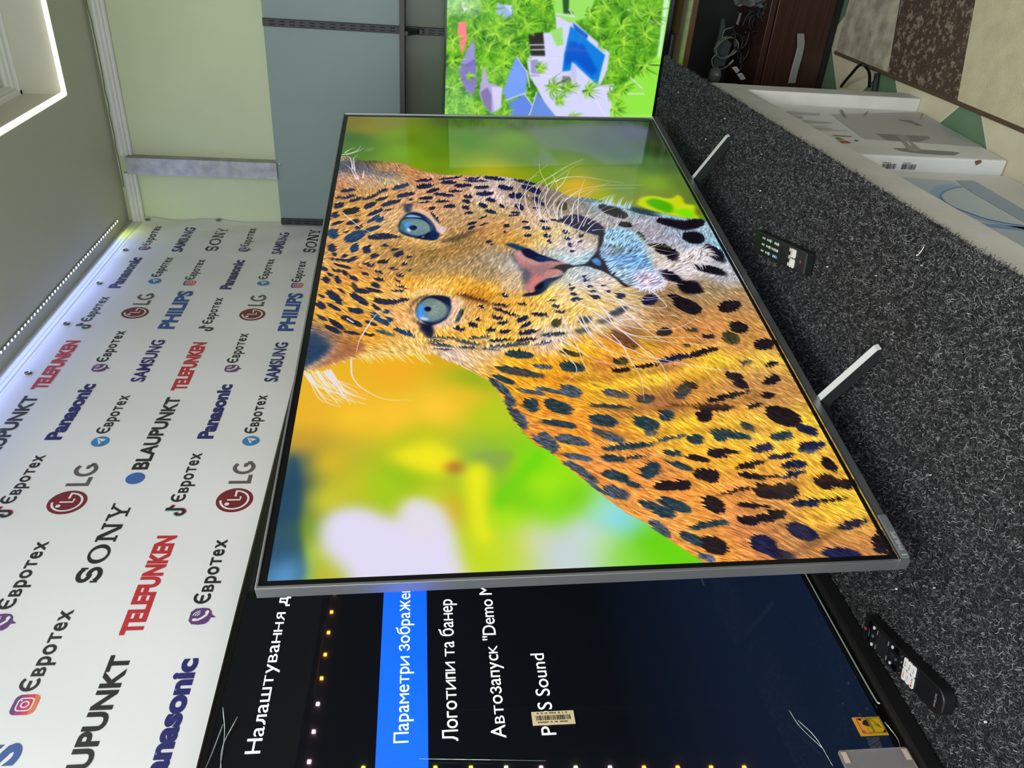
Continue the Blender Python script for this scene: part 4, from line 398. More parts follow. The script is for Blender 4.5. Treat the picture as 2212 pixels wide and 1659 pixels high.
'WHISK': '1.6,0.5,0,1206,546,1263,536,1329,531,1364,536,1410,552,1443,573,1483,620;1.6,0.5,0,1222,568,1286,560,1341,561,1381,568,1439,584,1487,609,1559,658;1.6,0.5,0,1263,536,1309,542,1349,557,1389,579,1431,612,1479,658,1538,712,1594,778;1.6,0.5,0,1208,592,1310,587,1377,599,1431,622,1479,662,1542,712,1604,780;1.6,0.5,0,1212,594,1271,594,1333,603,1378,618,1419,640,1466,676,1529,725,1580,776;1.6,0.5,0,1204,596,1260,597,1318,607,1366,628,1432,659,1475,665,1503,645;1.6,0.5,0,1208,623,1275,617,1329,620,1382,634,1419,636,1474,629,1518,626,1565,630;1.6,0.5,0,1290,621,1334,639,1378,662,1424,668,1479,662;1.6,0.5,0,1151,600,1215,609,1271,628,1326,657,1374,693,1400,747;1.6,0.5,0,1201,639,1272,639,1310,646,1346,666,1383,704;1.6,0.5,0,1201,641,1260,648,1306,664,1342,690,1375,730;1.6,0.5,0,1208,655,1264,660,1303,673,1354,709,1392,746;1.6,0.5,0,1382,661,1437,692,1518,722;1.6,0.5,0,1411,633,1445,669,1467,706,1477,760;1.6,0.5,0,1109,601,1140,618,1161,644,1172,671;1.6,0.5,0,1082,606,1120,623,1144,647;1.6,0.5,0,1096,651,1130,662,1165,681,1194,715;1.6,0.5,0,1130,653,1179,676,1219,695;1.6,0.5,0,1201,639,1263,650,1314,673,1352,712,1387,764,1436,839;1.6,0.5,0,1209,655,1268,662,1314,679,1377,728,1413,804,1420,942;1.6,0.5,0,1183,680,1263,694,1314,711,1358,753,1388,790,1399,913;1.6,0.5,0,1188,700,1268,710,1362,730,1458,762;1.6,0.5,0,1143,692,1219,726,1291,760,1334,800,1359,841;1.6,0.5,0,1162,709,1214,732,1250,767,1292,810;1.6,0.5,0,1175,725,1223,762,1259,800,1288,855;1.6,0.5,0,1132,713,1175,741,1201,771,1228,803;1.6,0.5,0,1139,732,1145,753,1145,779;1.6,0.5,0,1175,652,1218,675,1296,722,1368,771;1.6,0.5,0,1132,654,1179,676,1218,695;1.6,0.5,0,1436,666,1467,699,1471,761,1449,822,1432,882;1.6,0.5,0,1047,877,1071,915,1104,970;1.6,0.5,0,1039,854,1041,886,1019,945;1.6,0.5,0,1000,877,1006,916,1021,964;1.6,0.5,0,920,877,912,910,915,1006;1.6,0.5,0,882,876,872,900,864,926;1.6,0.5,0,1158,801,1193,816,1233,825;1.6,0.5,0,1162,804,1193,823,1233,835;2,0.5,0,832,682,801,715,783,757,756,828,734,879;2,0.5,0,834,714,796,744,757,777,735,823,726,881;2,0.5,0,832,746,818,780,806,826,821,864;2,0.5,0,809,727,791,764,795,806,810,897;2,0.5,0,779,741,723,760,674,784,634,812,603,852,580,874;2,0.5,0,775,689,724,711,691,739,674,784,673,845,692,888,721,925;2,0.5,0,746,670,708,698,667,729,647,766,641,850,638,898,630,936;2,0.5,0,754,699,684,713,651,745,631,799,614,891,597,1039;2,0.5,0,734,648,672,669,621,706,575,762,541,848,517,935,503,1050;2,0.5,0,730,625,657,645,599,673,565,737,541,825,519,917;2,0.5,0,746,635,673,645,618,667,564,690;2,0.5,0,798,634,767,653,741,679,712,728;2,0.5,0,656,698,614,714,551,724,498,734,422,725;2,0.5,0,688,714,636,742,590,766,549,789,503,792,456,782;2,0.5,0,739,591,686,594,623,607,557,613,504,621;2,0.5,0,613,558,587,578,547,593,519,592,486,566;2,0.5,0,643,569,601,608,560,643,541,698;2,0.5,0,658,600,619,630,596,684;2,0.5,0,835,835,803,849,764,855,769,805,809,762;2,0.5,0,712,728,715,768,702,815,685,863;2,0.5,0,788,733,757,772,719,802;1.8,0.5,0,1237,32,1189,62,1148,92,1109,136;1.8,0.5,0,663,117,705,130,745,146,776,164;1.8,0.5,0,707,132,650,113,601,108;2,0.5,0,577,98,514,106,470,137,442,180,438,230;2,0.5,0,729,79,714,94;2.2,0.5,0,1615,3,1625,26,1649,48,1685,58;2.2,0.5,0,1615,15,1640,49,1664,68;2.2,0.5,0,1629,10,1653,24,1670,41;2.2,0.5,0,1505,49,1548,43,1589,40,1619,52;2.2,0.5,0,1513,41,1557,36,1593,28,1606,19;2.2,0.5,0,1445,64,1487,52,1530,40;2.2,0.5,0,1454,75,1488,77,1509,76;2.2,0.5,0,1445,57,1479,47,1522,33,1548,14;1.5,0.5,1,535,58,506,73,468,97,444,111;1.5,0.5,0,544,48,517,63,463,88,438,125;1.5,0.5,0,538,24,508,40,454,65,430,93;1.5,0.5,1,532,9,503,24,463,48,438,104;1.5,0.5,1,534,29,506,44,480,67,454,124;1.5,0.5,0,539,30,510,45,489,68,464,107;1.5,0.5,0,537,29,507,44,466,68,442,89;1.5,0.5,0,532,9,504,24,484,47,460,66;1.5,0.5,0,532,55,505,69,451,94,428,106;1.5,0.5,0,538,50,511,65,454,90,430,117;1.5,0.5,0,535,29,505,44,483,67,458,97;1.5,0.5,1,529,4,501,19,481,42,455,97;1.5,0.5,0,531,48,502,63,491,85,465,120;1.5,0.5,0,537,31,508,46,482,69,457,111;1.5,0.5,1,529,19,500,34,489,56,464,97;1.5,0.5,0,533,1,506,17,464,42,440,58;1.5,0.5,1,530,30,501,45,488,67,463,106;1.5,0.5,0,537,42,510,57,481,80,456,115;1.5,0.5,0,527,9,500,24,447,50,423,80;1.5,0.5,0,538,50,509,65,476,88,452,113;1.5,0.5,0,535,20,507,35,462,60,438,87;1.5,0.5,0,527,32,498,47,447,72,423,87;1.5,0.5,0,539,51,512,65,499,88,473,136;1.5,0.5,0,532,2,502,18,484,40,458,98;1.5,0.5,0,534,51,504,66,478,89,453,140;1.5,0.5,1,533,22,503,37,459,62,434,91;1.5,0.5,0,543,56,513,71,467,96,442,137;1.5,0.5,0,541,54,513,69,490,92,465,120;1.5,0.5,0,538,46,507,61,454,86,429,134;1.5,0.5,0,530,3,501,18,445,44,421,87;1.5,0.5,1,535,58,510,72,458,97,433,115;1.5,0.5,1,530,23,504,38,457,63,432,109;1.5,0.5,0,537,37,510,52,471,76,447,93;1.5,0.5,1,538,32,509,47,461,71,436,116;1.5,0.5,0,543,56,514,70,470,95,445,138;1.5,0.5,0,530,4,500,19,482,42,457,92;1.5,0.5,1,531,6,501,21,456,47,431,80;1.5,0.5,0,537,54,509,69,452,94,427,141;1.5,0.5,1,535,17,507,32,486,55,461,110;1.5,0.5,0,529,14,500,29,477,52,452,97;1.5,0.5,0,526,14,496,29,482,51,457,63;1.5,0.5,0,526,9,499,24,458,48,434,79;1.5,0.5,0,534,27,504,42,475,66,451,95;1.5,0.5,0,533,44,507,59,480,82,455,104;1.5,0.5,0,539,45,508,60,495,82,470,113;1.5,0.5,0,530,56,499,71,466,94,440,147;1.2,0.5,1,592,151,574,163,560,172;1.2,0.5,1,593,197,577,207,563,216;1.2,0.5,1,594,139,581,147,572,154;1.2,0.5,1,591,131,576,141,564,149;1.2,0.5,1,592,214,574,226,560,235;1.2,0.5,1,593,235,575,246,561,255;1.2,0.5,1,591,249,574,260,561,268;1.2,0.5,1,581,249,571,254,564,258;1.2,0.5,1,591,175,576,185,565,192;1.2,0.5,1,598,133,584,142,573,149;1.2,0.5,1,594,169,580,177,569,184;1.2,0.5,1,585,253,568,264,553,273;1.2,0.5,1,589,245,573,255,559,264;1.2,0.5,1,592,123,574,136,559,146;1.2,0.5,1,596,156,583,164,574,170;1.2,0.5,1,593,193,578,203,566,210;1.2,0.5,1,595,151,584,157,576,162;1.2,0.5,1,593,152,579,161,567,169;1.2,0.5,1,594,116,575,129,559,139;1.2,0.5,1,590,128,580,133,574,137;1.2,0.5,1,585,249,572,256,564,261;1.2,0.5,1,595,126,581,135,570,142;1.2,0.5,1,590,179,579,185,572,190;1.2,0.5,1,593,139,575,152,560,161;1.2,0.5,1,591,124,580,130,573,135;1.2,0.5,1,589,202,574,211,563,218;1.2,0.5,1,587,217,570,228,557,236;1.2,0.5,1,593,243,577,253,564,260;1.2,0.5,1,590,208,580,213,574,217;1.2,0.5,1,587,255,568,267,553,277;1.2,0.5,1,590,110,575,120,563,128;1.2,0.5,1,593,189,579,197,570,203;1.2,0.5,1,592,138,581,144,573,149;1.2,0.5,1,599,243,588,247,582,251;1.2,0.5,1,593,198,574,211,559,221;1.2,0.5,1,592,117,576,128,564,136;1.2,0.5,1,595,178,580,187,569,195;1.2,0.5,1,594,121,576,134,560,144;1.2,0.5,1,596,141,586,146,580,150;1.2,0.5,1,596,235,579,246,565,255;1.6,0.5,2,1274,850,1297,858,1311,866;1.6,0.5,2,1282,831,1313,842,1335,853;1.6,0.5,2,1296,800,1327,810,1349,822;1.6,0.5,2,1274,850,1301,860,1319,870;1.6,0.5,2,1280,836,1299,842,1309,848;1.6,0.5,2,1290,811,1315,819,1329,827;1.6,0.5,2,1291,810,1325,822,1351,835;1.6,0.5,2,1268,864,1287,870,1298,876;1.6,0.5,2,1282,831,1304,838,1317,845;1.6,0.5,2,1279,837,1314,850,1340,864;1.6,0.5,2,1300,790,1325,798,1341,806;1.6,0.5,2,1292,808,1322,819,1344,830;1.6,0.5,2,1273,852,1292,858,1302,864;1.6,0.5,2,1297,796,1322,804,1338,812;1.6,0.5,2,1267,865,1298,877,1320,889;1.6,0.5,2,1280,835,1315,848,1341,861;1.6,0.5,2,1290,813,1322,825,1345,837;1.6,0.5,2,1296,800,1319,807,1333,814;1.6,0.5,2,1269,861,1301,873,1324,886;1.6,0.5,2,1280,834,1302,841,1314,848;1.6,0.5,2,1293,806,1327,818,1352,831;1.6,0.5,2,1287,819,1307,825,1317,830;1.6,0.5,2,1296,798,1325,808,1344,818;1.6,0.5,2,1271,856,1297,866,1314,875;1.6,0.5,2,1296,799,1328,811,1351,823;1.6,0.5,2,1293,805,1316,813,1330,820;1.5,0.5,0,889,876,877,882,866,883;1.5,0.5,2,941,863,938,871,932,874;1.5,0.5,0,868,869,859,872,853,872;1.5,0.5,0,846,831,832,829,824,826;1.5,0.5,2,1117,847,1133,857,1139,865;1.5,0.5,2,1051,862,1058,872,1059,877;1.5,0.5,0,846,828,831,830,820,829;1.5,0.5,0,887,876,876,880,868,880;1.5,0.5,2,923,869,911,876,899,877;1.5,0.5,2,1064,861,1068,872,1066,878;1.5,0.5,0,856,859,842,862,833,861;1.5,0.5,2,996,864,991,873,984,876;1.5,0.5,0,882,874,866,877,854,876;1.5,0.5,0,848,824,833,818,826,814;1.5,0.5,2,1045,862,1052,871,1053,876;1.5,0.5,2,1009,865,1005,872,1000,874;1.5,0.5,0,846,831,833,829,826,826;1.5,0.5,0,849,849,833,850,822,848;1.5,0.5,2,976,862,977,870,975,873;1.5,0.5,2,1077,858,1084,868,1084,874;1.5,0.5,2,1099,852,1110,862,1113,869;1.5,0.5,2,1103,851,1115,862,1118,869;1.5,0.5,2,1090,855,1098,868,1098,876;1.5,0.5,2,1089,855,1097,864,1098,868;1.5,0.5,0,852,852,840,853,834,851;1.5,0.5,0,855,858,840,860,829,859;1.5,0.5,2,1049,864,1043,873,1035,876;1.5,0.5,2,979,862,973,870,966,873;1.5,0.5,2,1093,854,1103,865,1105,872;1.5,0.5,0,857,861,842,860,833,857;1.5,0.5,0,846,843,835,844,830,843;1.5,0.5,0,857,862,844,865,835,865;1.5,0.5,2,954,861,949,866,945,868;1.5,0.5,0,846,828,831,828,821,825;1.5,0.5,0,869,869,862,874,855,876;1.5,0.5,2,1035,864,1038,872,1037,875;1.5,0.5,0,842,838,832,844,822,845;1.5,0.5,2,1014,865,1013,876,1007,881;1.5,0.5,2,931,866,924,874,916,877;1.5,0.5,2,1026,865,1030,875,1028,879;1.5,0.5,0,845,832,833,834,826,833;1.5,0.5,0,850,852,841,858,832,860;1.5,0.5,2,1082,858,1083,869,1079,875;1.5,0.5,2,1082,857,1090,867,1091,872;1.5,0.5,0,851,806,837,803,830,801;1.5,0.5,0,851,808,838,806,832,803;1.5,0.5,2,1026,866,1019,876,1010,880;1.5,0.5,2,1105,850,1118,858,1123,863;1.5,0.5,0,861,867,847,870,836,869;1.5,0.5,0,905,873,896,879,889,880;1.5,0.5,0,869,870,858,871,852,870;1.5,0.5,2,994,863,997,873,994,878;1.5,0.5,0,883,874,872,880,862,881;1.5,0.5,2,1114,848,1126,856,1130,860;1.5,0.5,2,1093,855,1093,866,1089,871;1.5,0.5,2,989,864,981,870,974,872;1.5,0.5,0,887,876,877,880,869,880;1.5,0.5,2,1100,852,1111,863,1113,870;1.5,0.5,0,844,840,829,840,819,837;1.5,0.5,2,1071,860,1080,871,1082,878;1.6,0.5,0,998,1023,992,1033,986,1035;1.6,0.5,0,1010,967,1028,978,1033,983;1.6,0.5,0,1028,1030,1030,1048,1024,1056;1.6,0.5,0,1006,959,1020,973,1023,981;1.6,0.5,0,999,1024,991,1037,981,1041;1.6,0.5,0,983,1011,980,1026,971,1033;1.6,0.5,0,1009,1036,1008,1051,1001,1058;1.6,0.5,0,1009,966,1028,977,1034,983;1.6,0.5,0,1032,1026,1040,1039,1040,1045;1.6,0.5,0,1026,986,1050,1001,1060,1012;1.6,0.5,0,1031,1028,1037,1043,1035,1049;1.6,0.5,0,1032,1027,1041,1045,1040,1055;1.6,0.5,0,999,955,1015,965,1019,970;1.6,0.5,0,1036,1006,1053,1019,1058,1026;1.6,0.5,0,1043,1013,1055,1032,1055,1043;1.6,0.5,0,1021,978,1040,991,1047,999;1.6,0.5,0,1028,985,1044,999,1047,1007;1.6,0.5,0,967,977,942,978,925,974;1.6,0.5,0,990,950,1017,957,1032,965;1.6,0.5,0,1035,1001,1048,1013,1050,1018;1.6,0.5,0,1016,973,1038,987,1047,996;1.6,0.5,0,969,984,949,991,930,991;1.6,0.5,0,976,995,953,999,934,998;1.6,0.5,0,997,1022,989,1031,983,1033;1.6,0.5,0,1038,1002,1049,1018,1051,1025;1.6,0.5,0,1022,1033,1024,1049,1019,1056;1.6,0.5,0,1038,1023,1054,1044,1056,1056;1.6,0.5,0,1015,1035,1017,1048,1014,1053;1.6,0.5,0,964,974,948,981,935,982;1.6,0.5,0,1041,1013,1054,1028,1056,1036;1.6,0.5,0,1026,1029,1035,1042,1035,1048;1.6,0.5,0,963,970,947,972,938,971;1.6,0.5,0,1010,1035,1002,1048,990,1053;1.6,0.5,0,1022,980,1040,991,1046,997;1.6,0.5,0,976,998,957,1006,939,1007;1.6,0.5,0,1031,988,1045,1003,1047,1011;1.6,0.5,0,960,968,947,978,935,980;1.6,0.5,0,967,983,955,992,944,994;1.6,0.5,0,971,988,958,994,950,994;1.6,0.5,0,1014,1038,1008,1054,997,1060;1.6,0.5,0,1032,1030,1030,1040,1027,1043;1.6,0.5,0,1046,1020,1056,1037,1055,1046;1.6,0.5,0,993,1020,990,1031,984,1035;1.6,0.5,0,959,964,940,969,925,969;1.6,0.5,0,979,1003,962,1007,951,1007;1.6,0.5,0,979,1005,966,1012,954,1013;1.6,0.5,0,960,964,940,968,926,967;1.6,0.5,0,977,1002,965,1010,954,1011;1.6,0.5,0,979,1005,968,1015,957,1018;1.6,0.5,0,1026,1031,1027,1044,1024,1048;1.6,0.5,0,973,990,951,997,932,997;1.6,0.5,0,990,1016,979,1029,966,1033;1.6,0.5,0,1011,966,1033,983,1042,994;1.6,0.5,0,988,1014,980,1022,974,1024;1.6,0.5,0,963,970,945,974,934,972;1.6,0.5,0,974,994,960,1000,950,1001;1.6,0.5,0,958,964,943,971,929,972;1.6,0.5,0,988,1013,973,1024,957,1027;1.6,0.5,0,1001,960,1028,972,1041,982;1.6,0.5,0,1026,1031,1027,1049,1020,1057',
}
CHIN = 103
def rows(s): return [[float(v) for v in r.split(',')] for r in s.split(';')]
def paint_leopard():
    W, H = 1920, 1080
    p = Pic(W, H, 7)
    r = np.array(rows(LEO['BGC'])); p.img = rbf(r[:, :2], r[:, 2:]/255, W, H, 3.6, 10, 14.)
    for q in rows(LEO['BGP']): p.poly(np.array(q[5:]).reshape(-1, 2), np.array(q[:3])/255, q[3], q[4])
    # fur direction
    d = np.array(rows(LEO['DIR'])); a2 = np.radians(d[:, 2])*2
    v = rbf(d[:, :2], np.stack([np.cos(a2), np.sin(a2)], 1), W, H, 3.2, 15, 25.)
    n1 = p.noise(70)-.5; n2 = p.noise(28)-.5
    ang = np.arctan2(v[..., 1], v[..., 0])/2+n1*.5+n2*.35
    vx, vy = np.cos(ang).astype(np.float32), np.sin(ang).astype(np.float32)
    white = p.rng.random((H, W)).astype(np.float32)
    soft = (.5*white+.5*boxblur(white, 1)*1.5).astype(np.float32)
    fine = p.lic(vx, vy, soft, 6); coarse = p.lic(vx, vy, boxblur(white, 1).astype(np.float32), 11)
    # fur colour
    f = np.array(rows(LEO['FUR'])); fur = rbf(f[:, :2], f[:, 2:]/255, W, H, 4.2, 10, 10.)
    # spots field
    S = np.full((H, W), -40., np.float32); C = np.zeros((H, W, 3), np.float32)
    pal = np.array([[22, 26, 62], [24, 54, 92], [34, 56, 70], [22, 16, 26], [66, 80, 98], [60, 58, 36], [110, 72, 45]])/255
    for x, y, ax, ay, bx, by, k in rows(LEO['SPOT']):
        ra, rb = np.hypot(ax, ay), np.hypot(bx, by); R = max(ra, rb)*1.5+8
        x0, x1, y0, y1 = int(max(0, x-R)), int(min(W, x+R)), int(max(0, y-R)), int(min(H, y+R))
        if x1 <= x0 or y1 <= y0: continue
        X, Y = np.meshgrid(np.arange(x0, x1)-x, np.arange(y0, y1)-y)
        det = ax*by-ay*bx
        u = (X*by-Y*bx)/det; w = (Y*ax-X*ay)/det
        d_ = (1-(np.abs(u)**2.3+np.abs(w)**2.3)**(1/2.3))*min(ra, rb)*1.15
        s_ = S[y0:y1, x0:x1]; c_ = C[y0:y1, x0:x1]; up = d_ > s_
        c_[up] = pal[int(k)]; s_[up] = d_[up]
    wob = (p.noise(8)-.5)*3.+(p.noise(20)-.5)*2.6
    S = S+wob+.5
    jit = 1.9*coarse+1.5*fine
    Y, X = np.mgrid[0:H, 0:W]
    ix = np.clip(X+vx*jit, 0, W-1).astype(int); iy = np.clip(Y+vy*jit, 0, H-1).astype(int)
    Sj = S[iy, ix]; Cj = blur(C, 1.5)[iy, ix]
    ms = np.clip((Sj+1.5)/2.8, 0, 1)
    tone = np.clip(1+.06*fine+.045*coarse, .45, 1.6)[..., None]
    furs = fur*tone+np.clip(fine-1.1, 0, 2)[..., None]*.05
    furs = furs+(ms*.94)[..., None]*(Cj*(1+.22*np.clip(fine, -2, 3)[..., None])-furs)
    body = np.array(rows(LEO['BODY'])); b, m = p.mask(body, 1.6)
    M = np.zeros((H, W)); M[b[1]:b[3], b[0]:b[2]] = m
    M = np.clip(M[iy, ix], 0, 1)
    p.img = p.img*(1-M[..., None])+furs*M[..., None]
    # features
    base = p.img.copy()
    for q in rows(LEO['POLY']): p.poly(np.array(q[5:]).reshape(-1, 2), np.array(q[:3])/255, q[3], q[4])
    # give the fur on soft features its streaks: eyes and nose stay smooth
    ch = np.clip(np.abs(p.img-base).sum(-1)*6, 0, 1)
    chin = p.mask(np.array(rows(LEO['POLY'])[CHIN][5:]).reshape(-1, 2), 6)
    K = np.zeros((H, W)); K[chin[0][1]:chin[0][3], chin[0][0]:chin[0][2]] = chin[1]
    for i in (CHIN+5, CHIN+6):
        c2 = p.mask(np.array(rows(LEO['POLY'])[i][5:]).reshape(-1, 2), 8)
        k = K[c2[0][1]:c2[0][3], c2[0][0]:c2[0][2]]; np.maximum(k, c2[1], out=k)
    p.img = p.img[iy*(K > .1)+Y*(K <= .1), ix*(K > .1)+X*(K <= .1)]
    p.img *= 1+(K*(.13*fine+.12*coarse))[..., None]
    p.img = p.img*(1+((1-K)*M*.035*fine)[..., None])
    wc = np.array([[236, 226, 232], [240, 222, 150], [186, 214, 228]])/255
    for q in rows(LEO['WHISK']): p.stroke(np.array(q[3:]).reshape(-1, 2), wc[int(q[2])], q[0]*.95, q[1]*.8, .96)
    g = p.img.mean(-1, keepdims=True); p.img = g+(p.img-g)*1.10
    return np.clip((p.img-.03)*1.03, 0, 1)
# resort picture, in pixels of its own 1000 x 676 screen
RES = {'P': '150,218,96,3,777,305,786,449,717,432,696,380,712,328;40,84,40,3,768,343,766,364,733,367,722,385,721,352;140,222,66,3,423,523,466,526,527,571,562,619,621,663,776,670,777,678,412,680;150,226,90,3,362,531,431,526,438,676,278,693;196,236,196,4,790,655,791,671,613,673,613,664;205,206,246,2,715,327,697,376,700,388,617,510,565,508,519,492,517,537,423,537,398,355,505,287,536,263,584,250,664,295,666,337;150,214,110,3,669,315,683,352,633,361,628,340;38,42,34,3,658,249,666,294,598,307,596,262;150,150,190,3,584,263,589,284,538,297,536,267;110,110,130,3,541,367,543,401,518,395,517,365;14,122,214,2,688,377,610,496,580,491,520,483,583,397,559,391,555,365,613,368;4,84,196,9,646,381,636,425,563,478,546,462,591,400,566,373,606,368;24,96,190,2,698,382,665,435,652,432,677,391;188,190,232,2,585,392,576,408,511,416,542,393;112,152,236,2,592,216,550,252,536,256,482,254,459,199,483,182,541,198;96,132,222,2,451,202,478,250,447,280,424,272,407,269,400,216;102,136,216,2,490,289,415,360,403,363,407,273,454,283;150,142,212,2,549,38,640,84,575,90,516,97,467,86,501,54;122,108,186,3,547,40,579,90,512,96,468,86,501,55;252,124,132,2,678,35,682,57,632,63,587,49,616,41,650,32;172,162,208,2,479,107,563,118,511,135,499,179,432,175,416,149,438,122;128,114,168,3,480,111,497,132,473,146,419,149,439,124;205,200,236,3,498,145,499,179,437,179,423,158;150,178,232,2,739,148,734,169,734,202,703,195,695,171,713,145;195,208,246,2,734,169,734,202,712,195;214,204,240,2,733,42,738,66,716,67,707,51',
'PALM': '725,436,29;689,461,34;693,538,55;678,614,47;603,542,53;587,629,48;643,554,43;748,572,51;496,540,36;504,459,35;507,344,43;505,388,31;562,295,22;715,125,45;657,94,50;653,153,54;601,131,50;624,192,42;599,236,30;568,183,26;719,67,37;728,214,33;684,247,41;732,292,29;626,21,29;568,23,33;488,25,34;426,36,30;425,105,31;421,193,26;527,75,17;409,416,32;467,365,23;450,556,31;514,573,27;547,151,25;750,479,33;782,512,46;736,626,42;643,485,25;549,524,26;758,106,45;680,168,37;756,249,37',
'TR': '587,263,593,349;719,327,714,386;544,262,536,367;518,484,524,536;498,585,501,639;627,255,630,302;613,257,616,303;743,548,727,597;717,620,707,656;542,393,511,414;480,479,423,523;548,586,517,631;733,367,713,386;552,253,503,266;508,525,513,458',
'LN': '459,190,486,257;482,253,447,280;447,280,488,289;447,280,407,269;591,218,550,252'}
def paint_resort():
    W, H = 1000, 676; p = Pic(W, H, 3); rng = p.rng
    n = .5*p.noise(30)+.35*p.noise(12)+.2*p.noise(5); n = (n-n.min())/(n.max()-n.min())
    g = np.array([[24, 76, 18], [62, 132, 28], [112, 186, 40], [170, 222, 62]])/255
    k = np.clip(n*3.2-.1, 0, 2.999); i = k.astype(int); f = (k-i)[..., None]; p.img = g[i]*(1-f)+g[i+1]*f
    gr = np.array([(92, 170, 34), (124, 196, 42), (158, 214, 58), (198, 236, 96), (60, 126, 24), (36, 92, 20)])/255
    def frond(x, y, a, l, wd, c):
        dr = rng.uniform(.15, .55)*l
        p.stroke([(x, y), (x+.55*l*np.cos(a), y+.55*l*np.sin(a)-.08*l), (x+l*np.cos(a), y+l*np.sin(a)+dr)], c, wd, .5, .9, 4)
    for _ in range(3800):
        x, y = rng.uniform(300, 1000), rng.uniform(0, 676)
        if y > 330 and rng.random() < .5: continue
        frond(x, y, rng.uniform(0, 6.28), rng.uniform(5, 13), rng.uniform(.9, 2.1), gr[rng.choice(6, p=[.2, .24, .2, .12, .14, .10])])
    for q in rows(RES['P']): p.poly(np.array(q[4:]).reshape(-1, 2), np.array(q[:3])/255, q[3]*.45, 1., False)
    for q in rows(RES['LN']): p.stroke(np.array(q).reshape(-1, 2), np.array([196, 208, 250])/255, 1.6, 1.6)
    for q in rows(RES['TR']): p.stroke(np.array(q).reshape(-1, 2), np.array([226, 214, 244])/255, 1.5, 1.2)
    for x, y, r in rows(RES['PALM']):
        for wd, m, cs in ((2.2, 15, (4, 5, 0)), (1.7, 18, (0, 1, 2)), (1.1, 13, (2, 3, 1))):
            for j in range(m): frond(x, y, rng.uniform(0, 6.28), r*rng.uniform(.55, 1.05), wd*rng.uniform(.7, 1.3), gr[cs[rng.integers(3)]]*rng.uniform(.9, 1.05))
    # far side of the resort: terrace and lawn
    p.poly([(842, -20), (1020, -20), (1020, 330), (900, 300), (850, 200)], np.array([176, 214, 176])/255, 10, .9)
    p.poly([(850, 250), (930, 310), (1020, 320), (1020, 700), (870, 700), (840, 520)], np.array([200, 204, 244])/255, 8, .95)
    p.poly([(930, 330), (1020, 420), (1020, 560), (960, 480)], np.array([110, 170, 120])/255, 6, .8)
    p.img = blur(p.img, .7)
    return np.clip(p.img, 0, 1)
# ---------------------------------------------------------------- display counter and carpet
ZP = .561
M_white = mat('white_laminate', (222, 222, 217), .45, var=.06, vscale=14, bump=.08, bscale=120)
def edge_y(x): return .3377+.0200*x+.002          # front edge of the counter
cn = thing('display_counter', 'white display counter under the grey carpet with cartons standing against it', 'counter', (1.3, .7, 0))
def loc(mb, root): mb.T = Matrix.Translation(-Vector(root.location)); return mb
b = MB(); x0, x1 = -.9, 2.03
P = [(x0, edge_y(x0), ZP-.010), (x1, edge_y(x1), ZP-.010), (x1, 1.06, ZP-.010), (x0, 1.06, ZP-.010)]
loc(b, cn).prism([(a, c+.0185, e) for a, c, e in P[:2]]+P[2:], (0, 0, -.035)); b.build('top_board', M_white, cn, .003)
b = MB(); P = [(x0, edge_y(x0), ZP-.0101), (x1+.003, edge_y(x1), ZP-.0101), (x1+.003, edge_y(x1)+.018, ZP-.0101), (x0, edge_y(x0)+.018, ZP-.0101)]
loc(b, cn).prism(P, (0, 0, -.084)); b.build('fascia', M_white, cn, .003)
b = MB(); loc(b, cn).box((1.968, edge_y(2)+.001, 0), (2.03, 1.05, ZP-.046)); b.build('end_panel', M_white, cn, .003)
b = MB(); loc(b, cn).box((x0, .80, 0), (1.965, .82, ZP-.046)); b.build('back_panel', M_white, cn)
b = MB(); loc(b, cn).box((x0, .36, 0), (x0+.05, 1.05, ZP-.046)); b.build('end_panel', M_white, cn)
# carpet: backing sheet plus a pile of loose curly fibres
cp = thing('carpet', 'dark grey felt carpet covering the counter under the televisions', 'carpet', (1.4, .7, ZP-.010))
xs = np.linspace(-.88, 2.392, 90); V = []; NY = 12
M_cb = mat('felt_grey', (44, 46, 48), .95, var=.35, vscale=420, bump=.6, bscale=500, spec=.1)
bk = MB()
for x in xs:
    ye = edge_y(x)-.003+.0006*math.sin(x*31)+.0005*math.sin(x*77)
    if x > 2.36: ye += (x-2.36)*.5
    prof = [(ye, ZP-.0095), (ye, ZP-.005), (ye+.006, ZP)]+[(ye+.006+(1.06-ye-.006)*j/6, ZP) for j in range(1, 7)]+[(1.06, ZP-.0095), (ye, ZP-.0095)]
    V += [(x, a, z) for a, z in prof]
n = 11
bk.add(V, [(i*n+j, (i+1)*n+j, (i+1)*n+j+1, i*n+j+1) for i in range(len(xs)-1) for j in range(n-1)]+[tuple(range((len(xs)-1)*n, len(xs)*n-1))])
loc_ = Matrix.Translation(-Vector(cp.location)); bk.v = [tuple(loc_@Vector(p)) for p in bk.v]
bk.build('backing', M_cb, cp)
